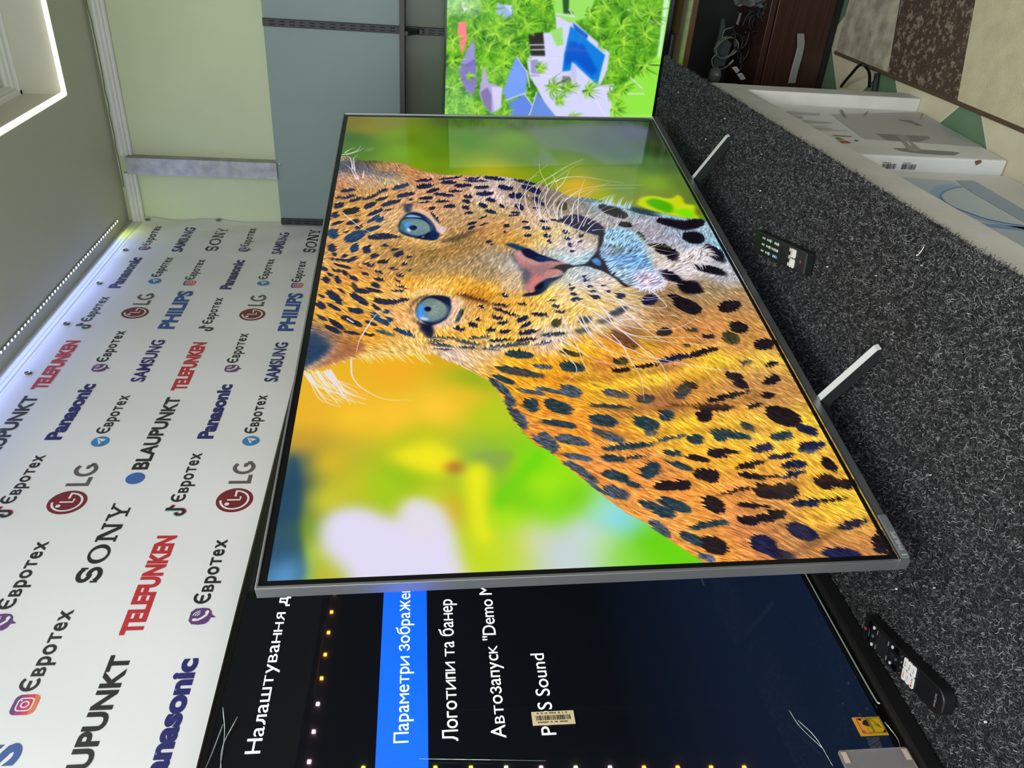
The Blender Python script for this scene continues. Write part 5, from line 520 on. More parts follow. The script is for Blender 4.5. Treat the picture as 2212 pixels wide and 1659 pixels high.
def pile():
    rng = np.random.default_rng(3); N = 230000
    x = np.concatenate([rng.uniform(.45, 2.39, N), rng.uniform(.45, 2.39, N//10)])
    ye = .3397+.02*x; y = np.concatenate([ye[:N]+(1.0-ye[:N])*rng.random(N)**1.15, ye[N:]+rng.uniform(-.004, .004, N//10)])
    N = len(x); K = 4; L = rng.uniform(.005, .013, N); a = rng.uniform(0, 2*np.pi, N); cu = rng.normal(0, 1.5, N)
    wd = rng.uniform(.00025, .0006, N); h0 = rng.uniform(-.0008, .0006, N); up = rng.uniform(.0006, .0042, N)
    pts = np.zeros((N, K, 3)); px, py = x.copy(), y.copy(); an = a.copy()
    for k in range(K):
        t = k/(K-1)
        pts[:, k, 0] = px; pts[:, k, 1] = py; pts[:, k, 2] = ZP+h0+up*np.sin(np.pi*min(1, t*1.0)*.95+.1)
        px = px+np.cos(an)*L/(K-1); py = py+np.sin(an)*L/(K-1); an = an+cu*.8
    d = np.gradient(pts, axis=1); nrm = np.stack([-d[..., 1], d[..., 0], 0*d[..., 0]], -1); nrm /= np.linalg.norm(nrm, axis=-1, keepdims=True)+1e-9
    A = pts+nrm*wd[:, None, None]; B = pts-nrm*wd[:, None, None]
    V = np.stack([A, B], 2).reshape(-1, 3); i = np.arange(N)[:, None]*(2*K)+np.arange(K-1)[None]*2; i = i.reshape(-1)
    F = np.stack([i, i+1, i+3, i+2], 1)
    V -= np.array(cp.location)
    me = bpy.data.meshes.new('pile'); me.vertices.add(len(V)); me.vertices.foreach_set('co', V.astype(np.float32).ravel())
    me.loops.add(F.size); me.loops.foreach_set('vertex_index', F.astype(np.int32).ravel())
    me.polygons.add(len(F)); me.polygons.foreach_set('loop_start', np.arange(0, F.size, 4, dtype=np.int32))
    tone = rng.choice([.012, .024, .05, .11, .22], N, p=[.28, .24, .2, .18, .10])*rng.uniform(.8, 1.2, N)
    at = me.color_attributes.new('fibre', 'FLOAT_COLOR', 'POINT'); c = np.ones((N, 2*K, 4)); c[..., :3] = (tone[:, None]*np.array([1, 1.03, 1.07]))[:, None]
    at.data.foreach_set('color', c.astype(np.float32).ravel()); me.update(); me.validate()
    m = bpy.data.materials.new('felt_fibre'); m.use_nodes = True; bs = m.node_tree.nodes['Principled BSDF']; bs.inputs['Roughness'].default_value = .8
    bs.inputs['Specular IOR Level'].default_value = .2
    va = m.node_tree.nodes.new('ShaderNodeVertexColor'); va.layer_name = 'fibre'; m.node_tree.links.new(va.outputs[0], bs.inputs['Base Color'])
    me.materials.append(m); o = bpy.data.objects.new('pile', me); COL.objects.link(o); o.parent = cp; o['kind'] = 'stuff'
pile()
b = MB(); b.T = loc_
M_lint = mat('lint', (226, 226, 214), .6)
for p in PT['lint']: q_ = .0005+.0006*random.random(); b.box((p[0]-q_, p[1]-q_, p[2]-.007), (p[0]+q_, p[1]+q_, p[2]-.004))
b.tube(PT['thread'], .0006, 5)
o = b.build('lint', M_lint, cp); o['kind'] = 'stuff'; o['label'] = 'white crumbs and a pale thread on the carpet'
# ---------------------------------------------------------------- banner
M_ban = mat('banner_vinyl', (230, 231, 230), .38, spec=.4, bump=.05, bscale=6)
INK = {k: mat('ink_'+k, c, .4) for k, c in dict(black=(34, 34, 36), navy=(36, 38, 104), blue=(44, 82, 150), red=(190, 44, 52), maroon=(118, 30, 42), grey=(92, 88, 86), white=(230, 231, 230), purple=(98, 62, 122), sky=(58, 130, 184), dot=(62, 100, 172), pink=(214, 60, 90), teal=(130, 196, 186), orange=(226, 122, 70), magenta=(176, 46, 120)).items()}
bn = thing('banner', 'white vinyl banner printed with rows of brand names on the left wall', 'banner', (1.3, YB-.006, 1.9))
XB0, XB1, ZB0, ZB1 = -.3, 2.764, 1.30, 2.226
def ban_off(x, z):
    """gentle waves, stronger where the cloth hangs from its eyelets by the corner"""
    o = .0016*math.sin(x*7+z*3)+.0010*math.sin(x*17-z*9)
    k = max(0, 1-(XB1-x)/.5)
    o += k*(.004*math.sin((x*.9+z*.6)*38)+.002*math.sin(z*33+x*6))
    return o
def BP(x, z, d=0.): return (x, YB-.010-ban_off(x, z)-d, z)
nx, nz = 120, 30; V = []
for i in range(nx+1):
    for j in range(nz+1):
        x = XB0+(XB1-XB0)*i/nx; z = ZB0+(ZB1-ZB0)*j/nz; V.append(BP(x, z))
b = MB(); loc(b, bn).add(V, [(i*(nz+1)+j, (i+1)*(nz+1)+j, (i+1)*(nz+1)+j+1, i*(nz+1)+j+1) for i in range(nx) for j in range(nz)])
sh = b.build('sheet', M_ban, bn, smooth=True)
pr = MB(); D1, D2, D3 = .0007, .0011, .0015
def ink_text(s, x0, x1, z0, h, col, bold=0., d=D1):
    V, F, _ = text_mesh(s, bold); pr.add([BP(x0+(x1-x0)*a, z0+h*c, d) for a, c in V], F, INK[col])
def ink_poly(P, col, d=D1): pr.add([BP(x, z, d) for x, z in P], [tuple(range(len(P)))], INK[col])
def ink_disc(x, z, rx, rz, col, d=D1, n=28, a0=0, a1=360):
    ink_poly([(x+rx*math.cos(math.radians(a0+(a1-a0)*k/n)), z+rz*math.sin(math.radians(a0+(a1-a0)*k/n))) for k in range(n)], col, d)
def ink_line(P, w, col, d=D2):
    P = [Vector((*p, 0)) for p in P]; A, B = [], []
    for i, p in enumerate(P):
        t = (P[min(i+1, len(P)-1)]-P[max(i-1, 0)]).normalized(); n = Vector((-t.y, t.x, 0))*(w/2); A.append(p+n); B.append(p-n)
    for i in range(len(P)-1): ink_poly([(A[i].x, A[i].y), (A[i+1].x, A[i+1].y), (B[i+1].x, B[i+1].y), (B[i].x, B[i].y)], col, d)
def rrect(x, z, w, h, r, n=5):
    P = []
    for cx, cz, a in ((x+w/2-r, z+h/2-r, 0), (x-w/2+r, z+h/2-r, 90), (x-w/2+r, z-h/2+r, 180), (x+w/2-r, z-h/2+r, 270)):
        P += [(cx+r*math.cos(math.radians(a+90*k/n)), cz+r*math.sin(math.radians(a+90*k/n))) for k in range(n+1)]
    return P
def arc(x, z, r, a0, a1, n=16): return [(x+r*math.cos(math.radians(a0+(a1-a0)*k/n)), z+r*math.sin(math.radians(a0+(a1-a0)*k/n))) for k in range(n+1)]
SER = dict(S=[[(.0, .0), (.12, .0), (.2, .12), (.1, .3), (.0, .33)], [(.9, 1), (1, 1), (1, .67), (.9, .7), (.82, .88)]])
def sony(x, z):                                              # slab-serif capitals
    h, W = .036, [.040, .050, .052, .052]; g = .006; X = x
    def R(a, b_, c_, e): ink_poly([(a, b_), (c_, b_), (c_, e), (a, e)], 'black')
    # S
    c1 = arc(X+.020, z+.0262, .0092, 20, 270, 14); c2 = arc(X+.020, z+.0100, .0095, 90, -160, 14)
    S_ = [(X+.020+(p[0]-X-.020)*1.55, p[1]) for p in c1+c2]; ink_line(S_, .0082, 'black', D1)
    R(X+.033, z+.024, X+.037, z+h); R(X+.002, z, X+.006, z+.012); X += W[0]+g
    o_ = [(X+.025+.0245*math.cos(u), z+h/2+h/2*1.03*math.sin(u)) for u in np.linspace(0, 2*np.pi, 33)]
    i_ = [(X+.025+.0150*math.cos(u), z+h/2+h/2*.78*math.sin(u)) for u in np.linspace(0, 2*np.pi, 33)]
    for k in range(32): ink_poly([o_[k], o_[k+1], i_[k+1], i_[k]], 'black')
    X += W[1]+g
    R(X+.0045, z, X+.0115, z+h); R(X+.040, z, X+.0475, z+h); ink_poly([(X+.003, z+h), (X+.016, z+h), (X+.0465, z), (X+.036, z)], 'black')
    R(X, z, X+.017, z+.004); R(X, z+h-.004, X+.012, z+h); R(X+.034, z+h-.004, X+.052, z+h); X += W[2]+g
    R(X+.021, z, X+.028, z+.018); ink_poly([(X+.004, z+h), (X+.013, z+h), (X+.028, z+.016), (X+.021, z+.014)], 'black'); ink_poly([(X+.039, z+h), (X+.045, z+h), (X+.028, z+.014), (X+.022, z+.016)], 'black')
    R(X+.012, z, X+.037, z+.004); R(X-.001, z+h-.004, X+.019, z+h); R(X+.032, z+h-.004, X+.051, z+h)
def lg(x, z):
    ink_disc(x, z, .0355, .0355, 'maroon'); w_ = .0042
    ink_line(arc(x, z, .0265, 92, 360, 26), w_, 'white'); ink_line([(x+.0287, z), (x+.010, z)], w_, 'white')
    ink_line([(x, z+.014), (x, z-.0105), (x+.010, z-.0105)], w_, 'white'); ink_disc(x-.012, z+.0125, .0046, .0046, 'white', D2, 16)
    X = x+.050; z0 = z-.022
    ink_poly([(X, z0), (X+.028, z0), (X+.028, z0+.008), (X+.0085, z0+.008), (X+.0085, z0+.044), (X, z0+.044)], 'grey')
    A = arc(X+.053, z0+.022, .0228, 50, 330, 22); B = arc(X+.053, z0+.022, .0145, 50, 330, 22)
    for k_ in range(22): ink_poly([A[k_], A[k_+1], B[k_+1], B[k_]], 'grey')
    ink_poly([(X+.055, z0+.017), (X+.074, z0+.017), (X+.074, z0+.009), (X+.066, z0+.004), (X+.066, z0+.0235), (X+.055, z0+.0235)], 'grey')
def evr(x, z, wd=.157):                                       # the shop's own name
    ink_text('Євротех', x, x+wd, z-.0075, .038, 'black', .022)
def ic_phone(x, z):
    ink_poly([(x+a, z+c_) for a, c_ in [(-.018, .0), (-.0165, .012), (-.009, .018), (.009, .018), (.0165, .012), (.018, 0), (.0165, -.010), (.010, -.0155), (.004, -.0165), (-.003, -.025), (-.0035, -.0165), (-.011, -.0150), (-.0165, -.010)]], 'purple')
    ink_line([(x-.008, z+.009), (x-.0085, z+.004), (x-.004, z-.003), (x+.002, z-.0085), (x+.007, z-.009)], .0046, 'white')
    ink_disc(x-.008, z+.0085, .0032, .0042, 'white', D3, 12); ink_disc(x+.0075, z-.009, .0042, .0032, 'white', D3, 12)
    for r in (.005, .0085, .012): ink_line(arc(x-.001, z+.001, r, 8, 82, 8), .0016, 'white', D3)
def ic_plane(x, z):
    ink_disc(x, z, .0185, .0185, 'sky')
    ink_poly([(x-.0115, z), (x+.0115, z+.0095), (x+.007, z-.0105), (x-.001, z-.0045)], 'white', D2); ink_poly([(x-.0045, z-.002), (x+.009, z+.0075), (x-.001, z-.003), (x-.003, z-.009)], 'sky', D3)
def ic_camera(x, z):
    P = rrect(x, z, .035, .035, .009); cols = ['purple', 'magenta', 'pink', 'orange']
    for k_ in range(4):                                        # bands from top left to bottom right
        lo, hi = -.0185+k_*.00925, -.0185+(k_+1)*.00925
        Q = [(a, max(z-hi, min(z-lo, c_))) for a, c_ in P]; ink_poly(Q, cols[k_])
    O, I_ = rrect(x, z, .0235, .0235, .0065), rrect(x, z, .0195, .0195, .0050)
    for k_ in range(len(O)): ink_poly([O[k_], O[(k_+1) % len(O)], I_[(k_+1) % len(O)], I_[k_]], 'white', D2)
    ink_line(arc(x, z, .0052, 0, 360, 20), .0021, 'white'); ink_disc(x+.0068, z+.0068, .0013, .0013, 'white', D2, 8)
def ic_note(x, z):
    for dx, dz, c_, d_ in ((-.0016, .0014, 'teal', D1), (.0016, -.0014, 'pink', D2), (0, 0, 'black', D3)):
        ink_line([(a+dx, e+dz) for a, e in arc(x-.003, z-.0085, .0078, 100, 360, 18)], .0056, c_, d_)
        ink_poly([(x+.002+dx, z-.0085+dz), (x+.0075+dx, z-.0085+dz), (x+.0075+dx, z+.0195+dz), (x+.002+dx, z+.0195+dz)], c_, d_)
        ink_line([(a+dx, e+dz) for a, e in arc(x+.017, z+.0195, .011, 180, 268, 8)], .0056, c_, d_)
def blau(x, z):
    ink_disc(x-.028, z+.016, .0185, .0185, 'dot'); ink_text('BLAUPUNKT', x, x+.278, z, .0325, 'black', .035)
ROWZ = [2.160, 2.0545, 1.950, 1.8445, 1.7385, 1.635]
LEFT = [dict(viber=2.505, pan=2.200, tik=1.958, tel=1.652, bla=1.345, sony=1.030, ins=.793, phi=.497, sam=.240, tg=.0),
        dict(sam=2.480, tg=2.250, lg=2.043, viber=1.752, pan=1.452, tik=1.215, tel=.917, bla=.600, sony=.300, ins=.06),
        dict(sony=2.497, ins=2.240, phi=1.952, sam=1.690, tg=1.444, lg=1.245, viber=.951, pan=.640, tik=.40, tel=.10)]
for r, z in enumerate(ROWZ):
    for s, x in LEFT[r % 3].items():
        if s == 'viber': ic_phone(x, z-.001); evr(x+.027, z-.0105)
        elif s == 'tg': ic_plane(x, z+.003); evr(x+.029, z-.0055)
        elif s == 'ins': ic_camera(x, z+.005); evr(x+.023, z-.0035)
        elif s == 'tik': ic_note(x, z+.002); evr(x+.027, z-.0095)
        elif s == 'lg': lg(x, z)
        elif s == 'sony': sony(x, z-.018)
        elif s == 'sam': ink_text('SAMSUNG', x, x+.200, z-.0175, .0335, 'navy', .03)
        elif s == 'phi': ink_text('PHILIPS', x, x+.233, z-.022, .044, 'blue', .045)
        elif s == 'pan': ink_text('Panasonic', x, x+.226, z-.018, .0345, 'navy', .05)
        elif s == 'tel': ink_text('TELEFUNKEN', x, x+.230, z-.019, .036, 'red', .05)
        elif s == 'bla': blau(x, z-.016)
loc_b = Matrix.Translation(-Vector(bn.location)); pr.v = [tuple(loc_b@Vector(p)) for p in pr.v]
pr.build('print', None, bn)
M_eye = mat('steel_eyelet', (150, 150, 140), .3, 1.)
for x, z in [(2.742, 2.214), (2.756, 1.978), (2.483, 2.213), (2.231, 2.211), (1.97, 2.209), (1.722, 2.209), (1.48, 2.209), (1.23, 2.209)]:
    e = MB(); p = BP(x, z, .0005); loc(e, bn).lathe(p, (0, -1, 0), [(.0035, 0), (.0045, .0025), (.008, .003), (.0095, 0)], 18)
    e.build('eyelet', M_eye, bn, smooth=True)
# ---------------------------------------------------------------- light strips
M_case = mat('diode_case', (190, 190, 184), .5)
def strip(name, label, pts, wd, cols, power, n_emit, tapecol=(200, 200, 190), nrm=(0, 0, -1), size=.0035, group=None):
    """adhesive tape with single diodes along a straight run"""
    a, b_ = Vector(pts[0]), Vector(pts[1]); r = thing(name, label, 'light strip', (a+b_)/2, group)
    t = (b_-a).normalized(); n = Vector(nrm); s = t.cross(n).normalized(); T = Matrix.Translation(-(a+b_)/2)
    m = MB(); m.T = T; m.prism([a-s*wd/2, b_-s*wd/2, b_+s*wd/2, a+s*wd/2], -n*.0012); m.build('tape', mat('tape_%d' % tapecol[0], tapecol, .4), r)
    for k_ in range(n_emit):
        p = a+(b_-a)*(k_+.5)/n_emit; c_ = cols(k_, n_emit)
        m = MB(); m.T = T; q = size
        V = [p+t*i*q+s*j*q+n*h for h in (0, .0026) for i, j in ((-1, -1), (1, -1), (1, 1), (-1, 1))]
        m.add(V, [(0, 3, 2, 1), (4, 5, 6, 7), (0, 1, 5, 4), (1, 2, 6, 5), (2, 3, 7, 6), (3, 0, 4, 7)])
        m.m = [m.mi(M_case) for _ in m.f]; le = mat('diode_%d_%d_%d_%d' % (*c_, power), c_, .4, emit=power); m.m[1 if n.dot(Vector(V[4])-Vector(V[0])) > 0 else 0] = m.mi(le); m.build('diode', None, r)
    return r
def cb(k_, n): return (232, 255, 60) if k_ > n-4 else (160, 178, 255)
strip('light_strip', 'bluish white light strip along the ceiling above the banner', ((.70, YB-.042, ZT-.003), (2.655, YB-.042, ZT-.0025)), .006, cb, 230, 98, tapecol=(130, 130, 124), size=.0026)
M_glow = mat('cove_tube', (255, 250, 240), .4, emit=1.5)
def tube_light(name, label, P, r):
    t = thing(name, label, 'light strip', P[0]); m = MB(); loc(m, t)
    for a, b_ in zip(P[:-1], P[1:]): m.tube([a, b_], r, 10, None, 1)
    m.build('glowing_tube', M_glow, t)
    c_ = MB(); loc(c_, t)
    return t
zl = ZT+.004
tube_light('light_strip', 'white light strip running round the lower rim of the ceiling tray', [(RX1-.008, RY0+.008, zl), (RX1-.008, RY1-.008, zl), (RX0+.008, RY1-.008, zl), (RX0+.008, RY0+.008, zl), (RX1-.008, RY0+.008, zl)], .0065)
# ---------------------------------------------------------------- televisions
M_silver = mat('brushed_silver', (176, 178, 178), .32, .85, bump=.03, bscale=300, aniso=(1, 60, 60))
M_side = mat('side_silver', (150, 152, 152), .42, .7)
M_black = mat('bezel_black', (10, 10, 12), .22)
M_back = mat('plastic_black', (16, 16, 17), .5)
M_rim = mat('polished_rim', (210, 212, 206), .12, 1.)
def screen_mat(name, img=None, strength=1., rough=.045):
    m = bpy.data.materials.new(name); m.use_nodes = True; nt = m.node_tree; b = nt.nodes['Principled BSDF']
    b.inputs['Base Color'].default_value = (.004, .004, .005, 1); b.inputs['Roughness'].default_value = rough
    b.inputs['Specular IOR Level'].default_value = .42
    if img is not None:
        h, w_ = img.shape[:2]; im = bpy.data.images.new(name, w_, h); im.colorspace_settings.name = 'sRGB'
        a = np.ones((h, w_, 4), np.float32); a[..., :3] = img[::-1]; im.pixels.foreach_set(a.ravel()); im.update(); im.pack()
        t = nt.nodes.new('ShaderNodeTexImage'); t.image = im; t.extension = 'EXTEND'
        nt.links.new(t.outputs[0], b.inputs['Emission Color'])
    b.inputs['Emission Strength'].default_value = strength
    return m
def screen_quad(name, P, m, parent):
    me = bpy.data.meshes.new(name); me.from_pydata(P, [], [(0, 1, 2, 3)]); uv = me.uv_layers.new(name='picture')
    for i, c in enumerate(((0, 0), (1, 0), (1, 1), (0, 1))): uv.data[i].uv = c
    me.materials.append(m); o = bpy.data.objects.new(name, me); COL.objects.link(o); o.parent = parent; return o
def ring(mb, o, i, z0, z1, m=None):
    """rectangular frame, o and i = (x0, y0, x1, y1) outer and inner, from z0 to z1"""
    def c(r): return [(r[0], r[1]), (r[2], r[1]), (r[2], r[3]), (r[0], r[3])]
    V = [(x, y, z) for r, z in ((o, z0), (o, z1), (i, z1), (i, z0)) for x, y in c(r)]
    F = []
    for a in range(4):
        b = (a+1) % 4
        for L0 in (0, 4, 8): F.append((L0+a, L0+b, L0+4+b, L0+4+a))
        F.append((12+a, 12+b, b, a))
    mb.add(V, F, m)
# --- the big television in front: its own axes from the foot of the panel
yaw, tilt = PT['tv']['yaw'], PT['tv']['tilt']
wx = Vector((math.cos(yaw), math.sin(yaw), 0)); nn = Vector((math.sin(yaw), -math.cos(yaw), 0))
dn = Vector((0, 0, -1))*math.cos(tilt)+nn*math.sin(tilt); fr = wx.cross(-dn)
tl = Vector(PT['tv']['tl']); W_, H_ = 1.4288, .8037
base = tl+wx*(W_/2)+dn*.824
Mx = Matrix(((wx.x, -dn.x, fr.x, base.x), (wx.y, -dn.y, fr.y, base.y), (wx.z, -dn.z, fr.z, base.z), (0, 0, 0, 1)))
tv = thing('television', 'large silver framed television showing a leopard at the front of the counter', 'television', group=None, matrix=Mx)
yb, yt = .824-H_, .824                                        # bottom and top of the picture in panel height
sx = W_/2
sq = screen_quad('screen', [(-sx, yb, 0), (sx, yb, 0), (sx, yt, 0), (-sx, yt, 0)], screen_mat('leopard_picture', paint_leopard(), 1.), tv)
sq['label'] = 'glowing screen with a spotted leopard against green and yellow leaves'
m = MB(); ring(m, (-sx-.0085, yb-.0045, sx+.0125, yt+.0095), (-sx, yb, sx, yt), -.012, .0012); m.build('bezel', M_black, tv)
m = MB(); ring(m, (-sx-.0125, yb-.0055, sx+.0165, yt+.0125), (-sx-.0085, yb-.0045, sx+.0125, yt+.0095), -.0155, .0035); m.build('frame', M_silver, tv, .0012)
m = MB(); m.prism([(-sx-.0125, yb-.0050, -.0155), (-sx-.0125, yb-.0050, .0075), (-sx-.0125, yb-.0205, .0045), (-sx-.0125, yb-.0225, -.0155)], (2*sx+.029, 0, 0)); m.build('chin', M_silver, tv, .0008)
m = MB(); m.prism([(-sx-.0120, yb-.0030, .002), (-sx-.0120, yb-.0030, .0080), (-sx-.0120, yb-.0058, .0080), (-sx-.0120, yb-.0058, .002)], (2*sx+.028, 0, 0)); m.build('trim_strip', M_rim, tv, .0006)
# logo plate on the chin
m = MB(); x0 = -sx+.000; m.box((x0-.010, yb-.0195, .0050), (x0+.062, yb-.0075, .0082)); pl = m.build('logo_plate', mat('plate_grey', (158, 160, 160), .3, .6), tv, .0006); pl['label'] = 'small grey maker plate at the lower left corner'
m = MB(); put_text(m, 'PHILIPS', (x0+.002, yb-.0168, .0084), (.030, 0, 0), (0, .0062, .0), mat('logo_pale', (214, 216, 214), .3, .4), .03); m.poly([(x0-.007, yb-.0175, .0084), (x0-.0045, yb-.0175, .0084), (x0-.0045, yb-.0095, .0084), (x0-.007, yb-.0095, .0084)], mat('logo_pale', (214, 216, 214)))
m.build('lettering', None, pl)
m = MB(); m.box((-sx+.006, yb+.004, -.0265), (sx-.004, yt-.004, -.0125)); m.box((-sx+.12, yb+.03, -.060), (sx-.12, yt-.22, -.026)); m.build('back_cover', M_back, tv, .003)
# row of mood-light diodes round the back, seen mirrored in the black television
M_ch = mat('light_channel', (44, 38, 34), .5)
m = MB(); m.box((-sx+.006, yt-.027, -.0285), (sx-.004, yt-.004, -.0267)); m.build('light_channel', M_ch, tv)
m = MB(); m.box((-sx+.006, yb+.05, -.0285), (-sx+.044, yt-.0275, -.0267)); m.build('light_channel', M_ch, tv)
def mood(x, y, c, e):
    m = MB(); m.box((x-.0028, y-.0028, -.0310), (x+.0028, y+.0028, -.0286)); m.build('mood_light', mat('mood_%d_%d_%d' % c, c, .4, emit=e), tv)
OR, PK, YG, PL = (255, 168, 70), (255, 205, 228), (215, 235, 70), (235, 240, 170)
for k_ in range(23): mood(-sx+.049+.0591*k_, yt-.0125, PK if k_ < 3 else OR, 75.)
for k_ in range(12): mood(-sx+.034-.002*k_, yt-.098-.0570*k_, [YG, YG, YG, YG, PL, PK, PL, PK, OR, OR, OR, OR][k_], 75.)
M_foot = mat('foot_silver', (212, 214, 214), .35, .15); M_foots = mat('foot_side', (52, 54, 56), .4, .4)
Mi = Mx.inverted()
for s_, reach in ((.3088, .118), (1.093, .118)):
    x = s_-sx
    # side profile in (front, height): from under the panel down to the tip
    c0 = Mx@Vector((x, yb-.022, -.012)); tip = c0+nn*reach; tip.z = ZP+.012; c0.z = c0.z
    sd = wx*.0065
    top = [c0-nn*.115+Vector((0, 0, ZP+.010-c0.z)), c0, c0+nn*.012, tip, tip+nn*.003-Vector((0, 0, .006))]
    prof = top+[tip+nn*.003+Vector((0, 0, ZP-tip.z)), tip-nn*.022+Vector((0, 0, ZP-tip.z)), c0+nn*.006-Vector((0, 0, .020)), c0-nn*.090+Vector((0, 0, ZP-c0.z)), c0-nn*.118+Vector((0, 0, ZP-c0.z))]
    V = [Mi@(p-sd) for p in prof]+[Mi@(p+sd) for p in prof]; n = len(prof); m = MB()
    for i in range(n):
        m.add([V[i], V[(i+1) % n], V[n+(i+1) % n], V[n+i]], [(0, 1, 2, 3)], M_foot if i < 4 else M_foots)
    m.add(V[:n], [tuple(range(n-1, -1, -1))], M_foots); m.add(V[n:], [tuple(range(n))], M_foots)
    m.build('foot', None, tv, .0012)
# --- the black television behind it
YK = .975; kx0, kx1, kz0, kz1 = .455, 2.165, .598, 1.549
kt = thing('television', 'huge black television behind, showing a settings menu in white letters', 'television', ((kx0+kx1)/2, YK, ZP))
M_menu = screen_mat('menu_dark', None, 1., .03); nt = M_menu.node_tree; bs = nt.nodes['Principled BSDF']
bs.inputs['Coat Weight'].default_value = .05; bs.inputs['Coat Roughness'].default_value = .16
tc = nt.nodes.new('ShaderNodeTexCoord'); sp = nt.nodes.new('ShaderNodeSeparateXYZ'); rp = nt.nodes.new('ShaderNodeValToRGB')
mp = nt.nodes.new('ShaderNodeMapRange'); mp.inputs[1].default_value = .0; mp.inputs[2].default_value = .95
nt.links.new(tc.outputs['Object'], sp.inputs[0]); nt.links.new(sp.outputs[2], mp.inputs[0]); nt.links.new(mp.outputs[0], rp.inputs[0]); nt.links.new(rp.outputs[0], bs.inputs['Emission Color'])
rp.color_ramp.elements[0].color = (*lin((13, 26, 48)), 1); rp.color_ramp.elements[1].color = (*lin((6, 8, 12)), 1)
e = rp.color_ramp.elements.new(.45); e.color = (*lin((3, 8, 14)), 1); e = rp.color_ramp.elements.new(.25); e.color = (*lin((12, 24, 44)), 1)
m = MB(); loc(m, kt).poly([(kx0+.006, YK, kz0+.012), (kx1-.006, YK, kz0+.012), (kx1-.006, YK, kz1-.008), (kx0+.006, YK, kz1-.008)]); m.build('screen', M_menu, kt)['label'] = 'dark glossy screen with a blue menu bar'
def RX(x0, y0, x1, y1): return (x0, y0, x1, y1)
Tk = Matrix(((1, 0, 0, 0), (0, 0, -1, YK), (0, 1, 0, 0), (0, 0, 0, 1)))    # (x, z, toward the room)
m = MB(); m.T = Matrix.Translation(-Vector(kt.location))@Tk
ring(m, (kx0, kz0, kx1, kz1), (kx0+.006, kz0+.012, kx1-.006, kz1-.008), -.006, .001); m.build('bezel', M_black, kt)
m = MB(); m.T = Matrix.Translation(-Vector(kt.location))@Tk
ring(m, (kx0-.0025, kz0-.0025, kx1+.0025, kz1+.0025), (kx0, kz0, kx1, kz1), -.008, .0022); m.build('metal_edge', mat('dark_chrome', (120, 116, 104), .14, 1.), kt)
m = MB(); loc(m, kt).box((kx0+.06, YK+.006, kz0+.02), (kx1-.06, YK+.05, kz1-.25)); m.build('back_cover', M_back, kt, .004)
m = MB(); loc(m, kt).box((kx0+.02, YK-.012, ZP), (kx1-.02, YK+.045, kz0-.004)); m.build('sound_bar', M_back, kt, .006)
M_ui = mat('menu_white', (238, 246, 255), .5, emit=1.); M_uib = mat('menu_blue', (0, 82, 238), .5, emit=1.)
# menu: text is shown by the panel itself, flat on the glass
mn = MB(); loc(mn, kt); y1, y2 = YK-.0006, YK-.0010
mn.poly([(kx0+.006, y1, 1.2575), (1.55, y1, 1.2575), (1.55, y1, 1.3262), (kx0+.006, y1, 1.3262)], M_uib)
def menu(s, x0, x1, z, h, dz=0., b_=0.):
    put_text(mn, s, (x0, y2, z-dz), (x1-x0, 0, 0), (0, 0, h+dz), M_ui, b_)
menu('Налаштування для', .633, .938, 1.4735, .0215, .0045)
menu('Параметри зображення', .638, .950, 1.2825, .0225, .0055)
menu('Логотипи та банер', .637, .886, 1.2150, .0250, .0055)
menu('Автозапуск "Demo Me"', .638, .937, 1.1505, .0225, .0055)
menu('PQS Sound', .639, .774, 1.0815, .0215, .0030)
mn.build('menu_text', None, kt)
m = MB(); loc(m, kt).prism([(.6745, YK-.0015, 1.1135), (.6745, YK-.0015, 1.0535), (.6535, YK-.0015, 1.0535), (.6535, YK-.0015, 1.1135)], (0, -.0006, 0)); lab = m.build('barcode_sticker', mat('label_cream', (226, 208, 164), .6), kt)
lab['label'] = 'small cream barcode sticker on the glass'
m = MB(); loc(m, kt); random.seed(9); z = 1.108; mk = mat('print_black', (24, 22, 20), .7)
while z > 1.060:
    q = random.choice([.0006, .0009, .0014]); m.poly([(.6605, YK-.0024, z), (.6605, YK-.0024, z-q), (.6680, YK-.0024, z-q), (.6680, YK-.0024, z)], mk); z -= q+random.choice([.0006, .0009, .0012])
for x in (.6565, .6705):
    z = 1.106
    while z > 1.064: m.poly([(x, YK-.0024, z), (x, YK-.0024, z-.0010), (x+.0022, YK-.0024, z-.0010), (x+.0022, YK-.0024, z)], mk); z -= random.choice([.0016, .0018, .0042])
m.build('bars', None, lab)
m = MB(); loc(m, kt).prism([(.6130, YK-.001, .6095), (.6420, YK-.001, .6095), (.6420, YK-.001, .6515), (.6130, YK-.001, .6515)], (0, -.0006, 0)); st = m.build('warning_sticker', mat('sticker_yellow', (206, 168, 30), .45), kt)
st['label'] = 'yellow warning sticker with two pictograms'
ms = MB(); loc(ms, kt); yy = YK-.0022; mo = mat('sticker_orange', (240, 158, 56), .45)
ms.poly([(.6130, yy, .6370), (.6420, yy, .6370), (.6420, yy, .6515), (.6130, yy, .6515)], mo)
def sline(P, w_=.0003):
    for a, b_ in zip(P[:-1], P[1:]):
        a, b_ = Vector((a[0], yy-.0004, a[1])), Vector((b_[0], yy-.0004, b_[1])); t = (b_-a).normalized(); n = Vector((-t.z, 0, t.x))*w_
        ms.poly([a+n, b_+n, b_-n, a-n], mk)
for z0, z1 in ((.6305, .6465), (.6115, .6285)): sline([(.6165, z0), (.6395, z0), (.6395, z1), (.6165, z1), (.6165, z0)])
